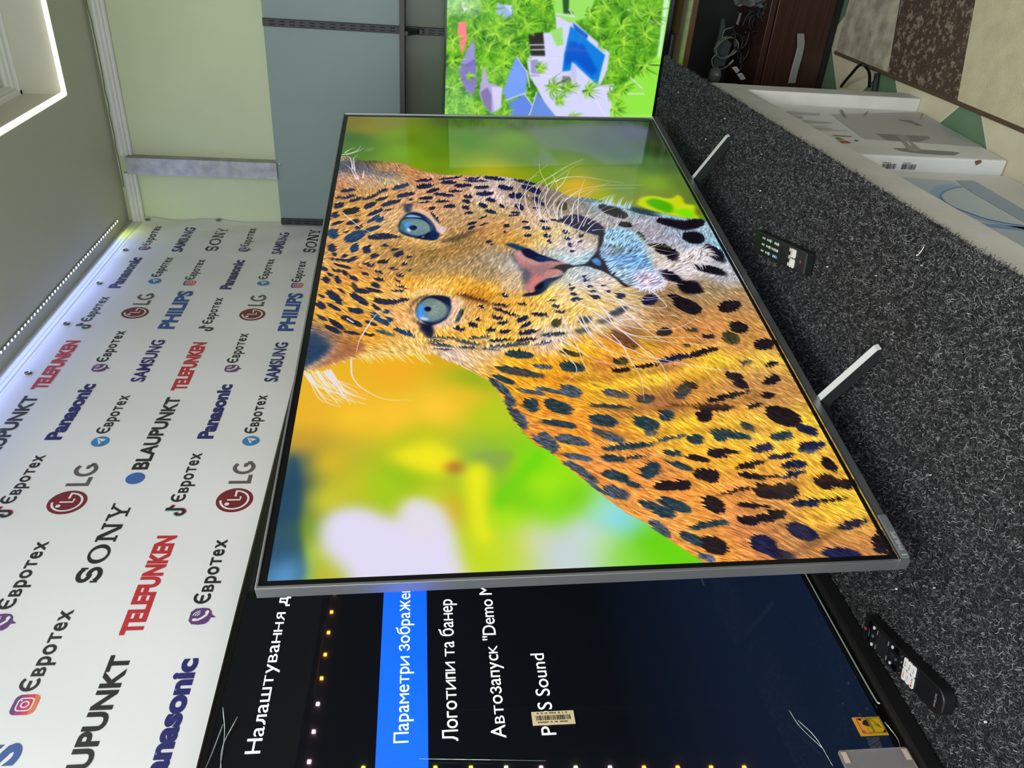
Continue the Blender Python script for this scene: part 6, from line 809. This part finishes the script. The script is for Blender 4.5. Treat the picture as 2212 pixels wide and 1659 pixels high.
ms.poly([(.6260, yy-.0004, .6320), (.6380, yy-.0004, .6320), (.6345, yy-.0004, .6390), (.6300, yy-.0004, .6410)], mk); ms.poly([(.6360, yy-.0004, .6400), (.6395, yy-.0004, .6390), (.6395, yy-.0004, .6450), (.6370, yy-.0004, .6440)], mk)
ms.poly([(.6165, yy-.0004, .6118), (.6215, yy-.0004, .6118), (.6165, yy-.0004, .6170)], mk)
sline([(.6385, .6270), (.6330, .6215), (.6280, .6225), (.6240, .6150)]); sline([(.6300, .6200), (.6270, .6170)], .0006); sline(arc(.6195, .6440, .0016, 0, 360, 12))
ms.build('pictograms', None, st)
M_film = mat('clear_film', (225, 228, 230), .12, alpha=.16, spec=.7); M_clear = mat('clear_plastic', (176, 170, 166), .15, alpha=.34)
m = MB(); loc(m, kt).prism([(kx0-.03, YK-.012, .7060), (.583, YK-.012, .7045), (.586, YK-.012, .702), (.586, YK-.012, .606), (.583, YK-.012, .603), (kx0-.03, YK-.012, .6020)], (0, -.004, 0)); cg = m.build('corner_guard', M_clear, kt, .0015)
cg['label'] = 'clear plastic corner guard'
for z in (.606, .694):
    m = MB(); loc(m, cg); m.T = Matrix.Translation(-Vector(kt.location)); m.poly([(.566, YK-.0166, z), (.582, YK-.0166, z), (.582, YK-.0166, z+.008), (.566, YK-.0166, z+.008)], mat('pad_beige', (206, 184, 166), .6)); m.build('adhesive_pad', None, cg)
# thin protective film left on the panel: loose edges and creases
rng = np.random.default_rng(8); M_fe = mat('film_edge', (196, 208, 200), .1, .6, spec=.8)
def film(P, r, r1=None, smooth=5):
    fm = MB(); loc(fm, kt); fm.tube(P, r, 6, None, smooth, r1); fm.build('protective_film', M_fe, kt, smooth=True)['label'] = 'loose edge of clear protective film'
film([(.60, YK-.004, 1.103), (.612, YK-.004, 1.27)], .0004, None, 1)
for P in ([(.640, .735), (.610, .722), (.570, .715)], [(.655, .742), (.628, .737), (.592, .716)], [(.630, .608), (.605, .603), (.588, .606)], [(.70, 1.535), (.66, 1.525), (.60, 1.520)], [(.675, 1.53), (.63, 1.536), (.60, 1.541)], [(.685, 1.513), (.64, 1.524), (.59, 1.514)]):
    film([(x, YK-.004-.004*rng.random(), z) for x, z in P], .0010, .0003)
film([(.99, YK-.0042, .602), (.80, YK-.0048, .6035), (.675, YK-.0042, .6025), (.66, YK-.006, .600)], .0014, None, 4)
# --- the third television on the cabinet by the back wall
XL = 2.62; ly0, ly1, lz0, lz1 = .030, 1.045, .505, 1.190
lt = thing('television', 'black television on the brown cabinet showing palm trees and a blue pool', 'television', (XL+.03, (ly0+ly1)/2, .475))
screen = screen_quad('screen', [tuple(Vector(p)-Vector(lt.location)) for p in ((XL, ly1, lz0), (XL, ly0, lz0), (XL, ly0, lz1), (XL, ly1, lz1))], screen_mat('resort_picture', paint_resort(), 1.12, .06), lt)
screen['label'] = 'bright screen with palms, roofs and a pool'
Tl = Matrix(((0, 0, -1, XL), (-1, 0, 0, 0), (0, 1, 0, 0), (0, 0, 0, 1)))    # (-y, z, toward the room)
m = MB(); m.T = Matrix.Translation(-Vector(lt.location))@Tl
ring(m, (-ly1-.006, lz0-.016, -ly0+.006, lz1+.006), (-ly1, lz0, -ly0, lz1), -.02, .0025); m.build('bezel', M_black, lt, .001)
m = MB(); loc(m, lt).box((XL+.012, ly0+.05, lz0+.02), (XL+.05, ly1-.05, lz1-.1)); m.build('back_cover', M_back, lt, .004)
m = MB(); loc(m, lt).box((XL-.02, .35, .475), (XL+.09, .75, .487)); m.box((XL+.02, .50, .487), (XL+.045, .60, .53)); m.build('stand', M_back, lt, .003)
# ---------------------------------------------------------------- back wall fittings
M_panel = mat('blue_grey_board', (128, 145, 140), .5, var=.03, vscale=3)
o = MB().box((XW-.030, -.95, .80), (XW, 1.070, 1.3175)).build('wall_board', mat('olive_board', (66, 78, 58), .35), None, .001); tag(o, 'lower wall board, coloured darker olive, between the shelf and the palm tree television', 'wall board')  # lower board given a darker olive colour than the upper one
o = MB().box((XW-.030, -.95, 1.3180), (XW, 1.070, 1.7577)).build('wall_board', M_panel, None, .002); tag(o, 'blue grey board fixed to the back wall above the palm tree television', 'wall board')
M_rail = mat('rail_black', (38, 38, 38), .5, bump=.1, bscale=90)
def rail(y0, y1, ztop, label):
    r = thing('shelf_rail', label, 'shelf rail', (XW-.034, (y0+y1)/2, .9), 'slotted shelf rails'); m = MB(); loc(m, r).box((XW-.040, y0, .86), (XW-.0305, y1, ztop)); m.build('channel', M_rail, r, .0015)
    m = MB(); loc(m, r); z = ztop-.02; yc = (y0+y1)/2
    while z > .88:
        for d_ in (-.0045, .0045): m.box((XW-.0408, yc+d_-.0012, z-.016), (XW-.0398, yc+d_+.0012, z))
        z -= .031
    m.build('slots', mat('slot_black', (6, 6, 6), .8), r)
rail(.392, .415, 1.7577, 'slotted black shelf rail in the middle of the blue grey board')
rail(1.0435, 1.0655, 1.7565, 'slotted black shelf rail at the end of the blue grey board beside the banner')
o = MB().box((XW-.100, -.95, 1.318), (XW-.0415, 1.035, 1.3345)).build('shelf', mat('shelf_dark', (62, 56, 52), .5, var=.1, vscale=12), None, .001); tag(o, 'narrow dark shelf across the blue grey board above the palm tree television', 'shelf')
m = MB(); br = thing('shelf_bracket', 'black shelf bracket under the dark shelf on the middle rail', 'bracket', (XW-.06, .404, 1.318))
loc(m, br).prism([(XW-.0415, .397, 1.3178), (XW-.100, .397, 1.3178), (XW-.100, .397, 1.308), (XW-.0415, .397, 1.262)], (0, .013, 0)); m.build('plate', M_rail, br, .001)
m = MB(); loc(m, br); m.box((XW-.055, .396, 1.262), (XW-.0405, .411, 1.3178)); m.build('hook', M_rail, br, .001)
o = MB()
o.box((XW-.040, .846, 1.755), (XW-.0005, .8475, 2.246)); o.box((XW-.040, .8475, 1.755), (XW-.0385, .9005, 2.246)); o.box((XW-.040, .9005, 1.755), (XW-.0005, .902, 2.246))
o = o.build('metal_stud', mat('galvanised', (166, 168, 168), .5, .6, var=.18, vscale=26), None); tag(o, 'galvanised metal stud standing on the blue grey board against the green wall', 'stud')
o = MB(); o.lathe((XW-.031, .852, 1.745), (-1, 0, 0), [(.0035, 0), (.0032, .0015), (0, .0024)], 12); o = o.build('screw', M_eye, None); tag(o, 'small screw head at the top of the blue grey board', 'screw')
# ---------------------------------------------------------------- cabinet with cables
M_brown = mat('brown_veneer', (52, 29, 21), .3, var=.25, vscale=5, aniso=(30, 1, 30), bump=.02, bscale=50)
M_brtop = mat('brown_top', (84, 62, 40), .14, var=.1, vscale=4); M_dark = mat('cabinet_inside', (11, 10, 10), .6)
cx0, cx1, cy0, cy1 = 2.49, 2.755, -.62, 1.06
cb_ = thing('tv_cabinet', 'dark brown television cabinet with an open shelf full of cables', 'cabinet', (2.62, .2, 0))
def part(name, boxes, m_, bevel=.0015, root=cb_):
    m = MB(); loc(m, root)
    for a, b_ in boxes: m.box(a, b_)
    return m.build(name, m_, root, bevel)
part('top', [((cx0-.006, cy0, .457), (cx1, cy1, .475))], M_brtop)
part('carcass', [((cx0, cy0, .03), (cx1, cy0+.018, .457)), ((cx0, cy1-.018, .03), (cx1, cy1, .457)), ((cx1-.008, cy0+.018, .03), (cx1, cy1-.018, .457)), ((cx0+.01, cy0+.018, .03), (cx1-.008, cy1-.018, .045))], M_dark)
part('shelf_board', [((cx0, cy0+.018, .215), (cx1-.008, cy1-.018, .2335))], M_brown)
part('drawer_front', [((cx0-.004, .004, .034), (cx0+.012, cy1-.002, .2125))], M_brown)
part('drawer_front', [((cx0-.004, cy0+.002, .034), (cx0+.012, -.002, .2125))], M_brown)
part('plinth', [((cx0+.02, cy0+.02, 0), (cx1-.01, cy1-.02, .03))], M_dark)
# things inside
Xc = 2.56
wc = thing('cable', 'coiled pale cable lying in the open shelf of the brown cabinet', 'cable', PT['coil']); m = MB(); loc(m, wc)
c0 = Vector(PT['coil']); P = []
for k_ in range(64):
    u = k_/14*2*math.pi; rr = 1+.10*math.sin(k_*.9)
    P.append(c0+Vector((-.012+.012*math.sin(k_*.7), math.cos(u)*PT['coil_r'][1]*rr, math.sin(u)*PT['coil_r'][0]*1.25*rr)))
M_pale = mat('cable_pale', (104, 108, 94), .5)
m.tube(P, .0019, 7, None, 2); m.tube(PT['coil_tail'], .0022, 7); m.tube(PT['coil_top'], .0024, 7); m.build('lead', M_pale, wc, smooth=True)
m = MB(); a = Vector(PT['coil_tail'][-2]); b_ = Vector(PT['coil_tail'][-1]); loc(m, wc); m.tube([a, b_], .0042, 8, None, 1); m.build('plug', M_pale, wc)
o = MB(); o.prism(PT['grey'], (.012, 0, 0)); o = o.build('power_adapter', mat('dull_grey', (58, 64, 64), .6), None); tag(o, 'flat dark grey adapter case behind the coiled pale cable', 'adapter')
bd = thing('cable_bundle', 'tangled heap of black cables in the open shelf with white paper tags', 'cables', PT['bundle'][0][0])
M_cab = mat('cable_black', (7, 7, 8), .6)
for L in PT['bundle']:
    m = MB(); loc(m, bd); m.tube(L, .0030, 7); m.build('cable', M_cab, bd, smooth=True)
rng = np.random.default_rng(2); b0 = Vector(PT['bundle'][0][3])
for i in range(9):
    m = MB(); loc(m, bd); ph = rng.uniform(0, 6.28); P = []
    for k_ in range(18):
        u = k_/17*2*math.pi*1.3+ph; P.append(b0+Vector((rng.normal(0, .004)+.02*(i % 3)-.02, math.cos(u)*(.030+.003*(i % 4))+rng.normal(0, .002)-.004, math.sin(u)*(.024+.002*(i % 5))+rng.normal(0, .002)-.018)))
    m.tube(P, .0026, 6); m.build('cable', M_cab, bd, smooth=True)
mt = mat('paper_tag', (190, 190, 182), .7)
for q in ('tag1', 'tag2', 'tag3'):
    m = MB(); loc(m, bd).prism(PT[q], (.0012, 0, 0)); tg_ = m.build('paper_tag', mt if q != 'tag3' else mat('tag_grey', (98, 104, 104), .6), bd)
    if q == 'tag3': continue
    P = [Vector(p) for p in PT[q]]; m = MB(); loc(m, bd); u, v = P[1]-P[0], P[3]-P[0]
    for k_ in range(4): 
        a = P[0]+u*.15+v*(.18+.18*k_)+Vector((-.0006, 0, 0)); m.poly([a, a+u*.6, a+u*.6+v*.06, a+v*.06], mk)
    m.build('tag_print', None, tg_)
o = MB(); p = PT['dome']; o.lathe((2.55, p[1], p[2]-.012), (-.4, 0, 1), [(.026, 0), (.025, .006), (.020, .013), (.011, .018), (0, .020)], 18); o = o.build('plastic_dome', mat('grey_plastic', (88, 90, 88), .25), None, smooth=True); tag(o, 'small grey plastic dome in the cabinet shelf beside the counter edge', 'dome')
# crumpled bag
def crumple(P, dx, seed, n=14, amp=.010):
    rng = np.random.default_rng(seed); V, F = [], []; y = [p[1] for p in P]; z = [p[2] for p in P]
    y0, y1, z0, z1 = min(y), max(y), min(z), max(z); mb = MB()
    for i in range(n):
        for j in range(n):
            V.append((dx+rng.normal(0, amp), y0+(y1-y0)*(i+rng.uniform(-.3, .3))/(n-1), z0+(z1-z0)*(j+rng.uniform(-.3, .3))/(n-1)))
    F = [(i*n+j, (i+1)*n+j, (i+1)*n+j+1, i*n+j+1) for i in range(n-1) for j in range(n-1)]
    return mb.add(V, F)
o = crumple([(0, .165, .238), (0, .252, .335)], 2.535, 4); o = o.build('plastic_bag', mat('bag_clear', (150, 160, 158), .12, alpha=.3, spec=.8), None); tag(o, 'crumpled clear plastic bag on top of the black cables', 'bag')
P = [Vector(p) for p in PT['strap']]; o = MB()
lean = [Vector((2.478-.0*(p.z), p.y, p.z)) for p in P]; o.prism(lean, (-.006, 0, 0)); o = o.build('stand_foot', mat('foot_grey', (150, 152, 146), .4, .4), None, .0012); tag(o, 'loose bent silver television foot resting against the brown drawer front', 'tv foot')
# ---------------------------------------------------------------- cartons below the counter
M_carton = mat('carton_white', (236, 238, 238), .5, var=.05, vscale=7, bump=.03, bscale=40)
M_carton2 = mat('carton_plain', (238, 237, 238), .45, var=.03, vscale=5)
def P_(L, off): return [tuple(Vector(p)+off) for p in L]
mo_ = thing('carton', 'white monitor carton with a grey picture of a screen and barcodes, against the counter', 'carton', (1.585, .425, 0))
ux, vx = Vector((.99921, -.0397, 0)), Vector((.0397, .99921, 0)); o0 = Vector((1.585, .425, 0))
m = MB(); loc(m, mo_); q = [o0, o0+ux*.378, o0+ux*.378+vx*.135, o0+vx*.135]; m.prism([p+Vector((0, 0, .002)) for p in q], (0, 0, .445)); m.build('box', M_carton, mo_, .004)
gp = {k_: mat('print_'+k_, c_, .5) for k_, c_ in dict(grey=(196, 196, 194), dgrey=(146, 146, 146), lgrey=(190, 191, 190), text=(200, 202, 202), white=(222, 224, 222), red=(196, 84, 70), yellow=(206, 190, 70), green=(110, 150, 90), dark=(70, 70, 72), shade=(196, 194, 190), rednote=(150, 110, 112), brown=(120, 92, 80), mid=(172, 172, 170)).items()}
m = MB(); loc(m, mo_); off = lambda k_: -vx*(.0008+.0004*k_)
zfix = lambda L: [(p[0], p[1], max(.004, p[2])) for p in L]
m.poly(P_(zfix(PT['mon_screen']), off(0)), gp['grey']); m.poly(P_(PT['mon_back'], off(1)), gp['dgrey']); m.poly(P_(PT['mon_base'], off(1)), gp['dgrey']); m.poly(P_(PT['mon_stem'], off(2)), gp['mid']); m.poly(P_(PT['mon_hole'], off(3)), gp['white'])
for L in PT['mon_text']: m.poly(P_(L, off(1)), gp['text'])
for L in PT['mon_scuff']: m.poly(P_(L, off(2)), gp['dgrey'])
m.poly(P_(PT['mon_red'], off(1)), gp['rednote']); m.poly(P_(PT['mon_dark'], off(1)), gp['dark']); m.poly(P_(PT['mon_dark2'], off(1)), gp['dark'])
L = [Vector(p) for p in PT['mon_lab']]
for k_, (a, c_) in enumerate((((0, .22), 'green'), ((.22, .42), 'green'), ((.42, .68), 'yellow'), ((.68, 1), 'red'))):
    m.poly(P_([L[0].lerp(L[3], a[0]), L[1].lerp(L[2], a[0]), L[1].lerp(L[2], a[1]), L[0].lerp(L[3], a[1])], off(1)), gp[c_])
m.build('printed_picture', None, mo_)
sx_ = Vector((-.0008, 0, 0)); random.seed(3)
for L in PT['mon_bars']:
    m = MB(); loc(m, mo_)
    A, B, C_, D_ = [Vector(p)+sx_ for p in L]; k_ = 0.
    for q_ in (A, B, C_, D_): q_.x = 1.585+.0397*(q_.y-.425)-.0010
    while k_ < .97:
        s_ = random.choice([.02, .035, .06]); m.poly([A.lerp(B, k_), A.lerp(B, k_+s_), D_.lerp(C_, k_+s_), D_.lerp(C_, k_)], gp['dark']); k_ += s_+random.choice([.02, .03, .05])
    u_ = (A-D_); m.poly([A+u_*.12, A.lerp(B, .55)+u_*.12, A.lerp(B, .55)+u_*.30, A+u_*.30], gp['dgrey'])
    m.build('barcode', None, mo_)
L = PT['mon_stain']; m = MB(); loc(m, mo_); m.poly([(1.5838, p[1], p[2]) for p in L], gp['brown']); m.build('torn_patch', None, mo_)
io = thing('carton', 'white computer carton printed with a pale blue screen, nearest below the counter', 'carton', (1.57, .4535, 0)); Yi = .4535
m = MB(); loc(m, io).box((.95, Yi, .002), (1.5705, Yi+.15, .448)); m.build('box', M_carton2, io, .004)
bl = {k_: mat('blue_'+k_, c_, .45) for k_, c_ in dict(screen=(200, 216, 236), inn=(210, 228, 242), glow=(162, 200, 244), glow2=(104, 156, 226), chin=(166, 186, 212), sw=(128, 172, 232), rim=(200, 206, 214)).items()}
m = MB(); loc(m, io); off = lambda k_: Vector((0, -.0008-.0004*k_, 0))
m.poly(P_(PT['im_screen'], off(0)), bl['screen']); m.poly(P_(PT['im_chin'], off(0)), bl['chin'])
def shrink(L, Q, t): 
    c_ = sum((Vector(p) for p in Q), Vector())/len(Q); return [tuple(Vector(p)+(c_-Vector(p))*t) for p in L]
m.poly(P_(PT['im_glow'], off(1)), bl['glow'])
IN = [Vector(p) for p in PT['im_in']]; m.poly(P_(PT['im_in'], off(2)), bl['inn'])
for i in range(10):
    a, b_ = IN[i], IN[i+1]; t = (b_-a).normalized(); n = Vector((t.z, 0, -t.x)); w_ = .0028
    m.poly(P_([a-n*w_, b_-n*w_, b_+n*.0006, a+n*.0006], off(3)), bl['glow2'])
for L in PT['im_sw']: m.poly(P_(L, off(1)), bl['sw'])
m.build('printed_picture', None, io)
o = crumple([(0, .392, .452), (0, .412, .478)], 1.955, 6, 6, .004); o = o.build('tape_scrap', mat('clear_tape', (220, 220, 214), .15, alpha=.6, spec=.8), None); tag(o, 'crumpled scrap of clear tape under the counter lip by the end panel', 'tape')
# ---------------------------------------------------------------- rug and floor things
rg = thing('rug', 'patchwork rug of mottled grey, brown and beige blocks on the tiled floor', 'rug', (1.6, -.2, 0))
M_r1 = mat('rug_grey', (142, 132, 116), .95, col2=(186, 178, 158), vscale=26, bump=.5, bscale=260); M_r2 = mat('rug_brown', (70, 54, 42), .95, col2=(140, 122, 108), vscale=60, bump=.5, bscale=260)
M_r3 = mat('rug_beige', (196, 186, 154), .95, var=.07, vscale=30, bump=.5, bscale=260); M_rb = mat('rug_binding', (84, 66, 48), .95, bump=.5, bscale=300)
nts = M_r2.node_tree.nodes
for n_ in nts:
    if n_.type == 'VALTORGB': n_.color_ramp.elements[0].position = .52; n_.color_ramp.elements[1].position = .60
    if n_.type == 'TEX_NOISE' and abs(n_.inputs['Scale'].default_value-60) < 1: n_.inputs['Roughness'].default_value = .75
k3 = -.30; ye, yf = .352, -.85
def lx(x, y): return x+k3*(y-.355)
cuts = [(2.46, None), (2.139, M_r1), (1.810, M_r2), (1.30, M_r3), (.95, M_r1), (.60, M_r2), (.1, M_r3)]
m = MB(); loc(m, rg)
for (xa, _), (xb, mm) in zip(cuts[:-1], cuts[1:]):
    A = lambda x, y: (x if x > 2.4 else lx(x, y), y, .002)
    P = [A(xa, yf), A(xa, ye), A(xb, ye), A(xb, yf)]; P[0] = (min(P[0][0], 2.46), *P[0][1:]); P[3] = (min(P[3][0], 2.44), *P[3][1:])
    m.prism(P, (0, 0, .009), mm)
m.build('woven_field', None, rg)
m = MB(); loc(m, rg); m.tube([(2.462, ye+.003, .008), (2.1, ye+.004, .008), (1.8, ye+.003, .008), (1.2, ye+.005, .008), (.1, ye+.004, .008)], .0062, 8); m.build('binding', M_rb, rg)
fc = thing('cable', 'black cable looping over the tiles between the cabinet and the counter end', 'cable', PT['fcable'][0]); m = MB(); loc(m, fc).tube(PT['fcable'], .0042, 8); m.build('lead', M_cab, fc, smooth=True)
a, b_ = [Vector(p) for p in PT['rod']]; o = MB(); o.tube([(a.x, a.y, .009), (b_.x, b_.y+.05, .009)], .0075, 10, None, 1); o = o.build('metal_tube', mat('tube_black', (26, 30, 30), .3, .3), None); tag(o, 'short black tube on the green tile beside the looping cable', 'tube')
# ---------------------------------------------------------------- remote controls
M_rc = mat('remote_black', (17, 17, 18), .42, bump=.02, bscale=200); M_rcw = mat('key_white', (232, 230, 226), .45); M_rk = mat('key_dark', (30, 30, 31), .4)
def remote(label, P):
    """P = head right, head left, tail left, tail right corners of the top face"""
    A, B, C_, D_ = [Vector(p) for p in P]
    hd = (A+B)/2; tl_ = (C_+D_)/2; ly = hd-tl_; ln = ly.length; ly.normalize(); lx_ = Vector((ly.y, -ly.x, 0)); wd = ((A-B).length+(D_-C_).length)/2
    c_ = (hd+tl_)/2
    Mr = Matrix(((lx_.x, ly.x, 0, c_.x), (lx_.y, ly.y, 0, c_.y), (0, 0, 1, ZP+.003), (0, 0, 0, 1)))
    return thing('remote_control', label, 'remote control', matrix=Mr), wd, ln
def rc_body(r, wd, ln, th, rnd, conc=0.):
    P = []; n = 8
    for cx_, cy_, a0, rr in ((wd/2, ln/2, 0, .003), (-wd/2, ln/2, 90, .003), (-wd/2, -ln/2, 180, rnd), (wd/2, -ln/2, 270, rnd)):
        for k_ in range(n+1):
            u = math.radians(a0+90*k_/n); P.append((cx_-math.copysign(rr, cx_)+rr*math.cos(u), cy_-math.copysign(rr, cy_)+rr*math.sin(u), th))
    if conc: P = [(x, y-conc*(1-(2*x/wd)**2)*(-1 if y < 0 else 0)*-1 if y < 0 else y, z) for x, y, z in P]
    m = MB(); m.prism(P, (0, 0, -th)); return m.build('body', M_rc, r, .0022, seg=3)
# far remote: number keys and four white app keys
q_ = PT['rem_far']; r, wd, ln = remote('thin black remote control with four white keys, in front of the silver television', [q_[2], q_[1], q_[0], q_[3]])
th = .017; rc_body(r, wd, ln, th, .004)
def key(r, x, y, w_, h_, m_, th_, name='key', rr=.45, lift=.0012):
    m = MB(); P = [(a, c_, th_+lift) for a, c_ in rrect(x, y, w_, h_, min(w_, h_)*rr)]; m.prism(P, (0, 0, -lift-.0008)); return m.build(name, m_, r)
random.seed(11)
M_leg = mat('legend_white', (214, 220, 214), .5); HT = ln/2
for row in range(11):
    for k_ in range(3):
        x = (1-k_)*-.0125; y = HT-.117-row*.0071; mm = M_leg; w_, h_ = .0040, .0021
        if row == 3 and k_ != 1 or row == 8: continue
        if row == 4: mm = mat('key_col%d' % k_, [(70, 120, 80), (190, 160, 60), (60, 90, 150)][k_], .5); h_ = .0014; w_ = .0045
        if row in (0,): w_, h_ = .0056, .0036
        if row == 0 and k_ == 2: mm = mat('key_assist', (70, 130, 200), .5); w_, h_ = .007, .0045
        if row == 5: w_, h_ = .0062, .0030
        if row in (1, 2): w_, h_ = .0050, .0026
        key(r, x, y, w_, h_, mm, th)
m = MB(); m.lathe((0, HT-.090, th), (0, 0, 1), [(.0170, .0), (.0170, .0006), (.0163, .0010), (.0152, .0006), (.0152, 0)], 32); m.build('ring_key', M_rk, r)
for x in (-.0135, 0, .0135): key(r, x, HT-.064, .0066, .0032, M_leg, th)
for x in (-.0090, .0090):
    for yy_ in (HT-.0440, HT-.0540):
        kk = key(r, x, yy_, .0168, .0086, M_rcw, th, 'app_key', .48, .0016); kk['label'] = 'white app key'
        if x < 0 and yy_ < HT-.05: put_ = MB(); put_text(put_, 'NETFLIX', (x-.006, yy_-.0016, th+.0018), (.012, 0, 0), (0, .0032, 0), mat('key_red', (206, 84, 76), .5), .02); put_.build('key_text', None, kk)
m = MB(); m.lathe((0, HT-.0183, th), (0, 0, 1), [(.0030, 0), (.0030, .0006), (0, .0006)], 14); m.build('power_key', mat('power_red', (150, 62, 54), .5), r)
# near remote: six white app keys, long plain tail
r, wd, ln = remote('large black remote control with six white keys and a rounded tail, beside the black television', PT['rem_near'])
th = .019; rc_body(r, wd, ln, th, .016)
H2 = ln/2; rows_ = lambda f: H2-ln*f
m = MB(); m.box((-wd/2+.001, rows_(.105), th), (wd/2-.001, rows_(.072), th+.0006)); m.build('window', mat('ir_window', (4, 4, 5), .08), r)
m = MB(); put_text(m, 'AMBILIGHT', (-.007, rows_(.097), th+.0009), (.014, 0, 0), (0, .0028, 0), mat('legend_grey', (120, 120, 116), .5)); m.build('legend', None, r)
m = MB(); m.lathe((0, rows_(.032), th), (0, 0, 1), [(.0028, 0), (.0028, .0006), (0, .0006)], 14); m.build('power_key', mat('power_red', (150, 62, 54), .5), r)
for x, mm in ((-.014, M_leg), (0, mat('key_mid', (90, 90, 88), .5)), (.014, M_leg)): key(r, x, rows_(.140), .0052, .0042, mm, th)
key(r, 0, rows_(.263), wd*.84, ln*.155, M_rk, th, 'touch_pad', .08, .0005)
for x in (-.012, .012):
    for f_ in (.192, .338): key(r, x, rows_(f_), .007, .0010, mat('legend_grey', (120, 120, 116)), th)
key(r, -.013, rows_(.392), .0045, .0042, M_leg, th); key(r, .013, rows_(.392), .0050, .0046, M_leg, th); key(r, 0, rows_(.392), .012, .010, M_rk, th, 'home_key', .5)
for x in (-.0135, .0135): key(r, x, rows_(.450), .008, .013, mat('rocker', (5, 5, 6), .2), th, 'rocker_key', .48, .002)
key(r, 0, rows_(.450), .004, .003, mat('key_mid', (90, 90, 88)), th)
for k_, c_ in enumerate([(150, 60, 50), (70, 110, 70), (170, 130, 50), (60, 80, 130)]): key(r, (k_-1.5)*.009, rows_(.515), .003, .0014, mat('key_c%d' % k_, c_, .5), th)
APP = ['NETFLIX', 'YouTube', 'prime', 'Rakuten', 'Disney+', 'Apps']; ci = [(206, 60, 60), (60, 60, 60), (90, 120, 170), (130, 130, 130), (90, 100, 150), (120, 120, 120)]
for i in range(6):
    x = (-.0088, .0088)[i % 2]; y = rows_(.566+.049*(i//2)); j = [0, 4, 2, 3, 1, 5][i]
    kk = key(r, x, y, .0170, .0080, M_rcw, th, 'app_key', .28, .0012); kk['label'] = 'white app key'
    m = MB(); put_text(m, APP[j] if j != 4 else 'tv', (x-.0045+(.002 if j == 1 else 0), y-.0015, th+.0014), (.009, 0, 0), (0, .0032, 0), mat('key_ink%d' % j, ci[j], .5), .01)
    if j == 1: m.poly([(x-.0068, y-.0016, th+.0014), (x-.0032, y-.0016, th+.0014), (x-.0032, y+.0016, th+.0014), (x-.0068, y+.0016, th+.0014)], mat('key_yt', (206, 40, 40), .5))
    m.build('key_text', None, kk)
m = MB(); put_text(m, 'PHILIPS', (-.010, rows_(.93), th+.0003), (.020, 0, 0), (0, .0038, 0), mat('legend_grey', (120, 120, 116)), .03); m.build('logo', None, r)
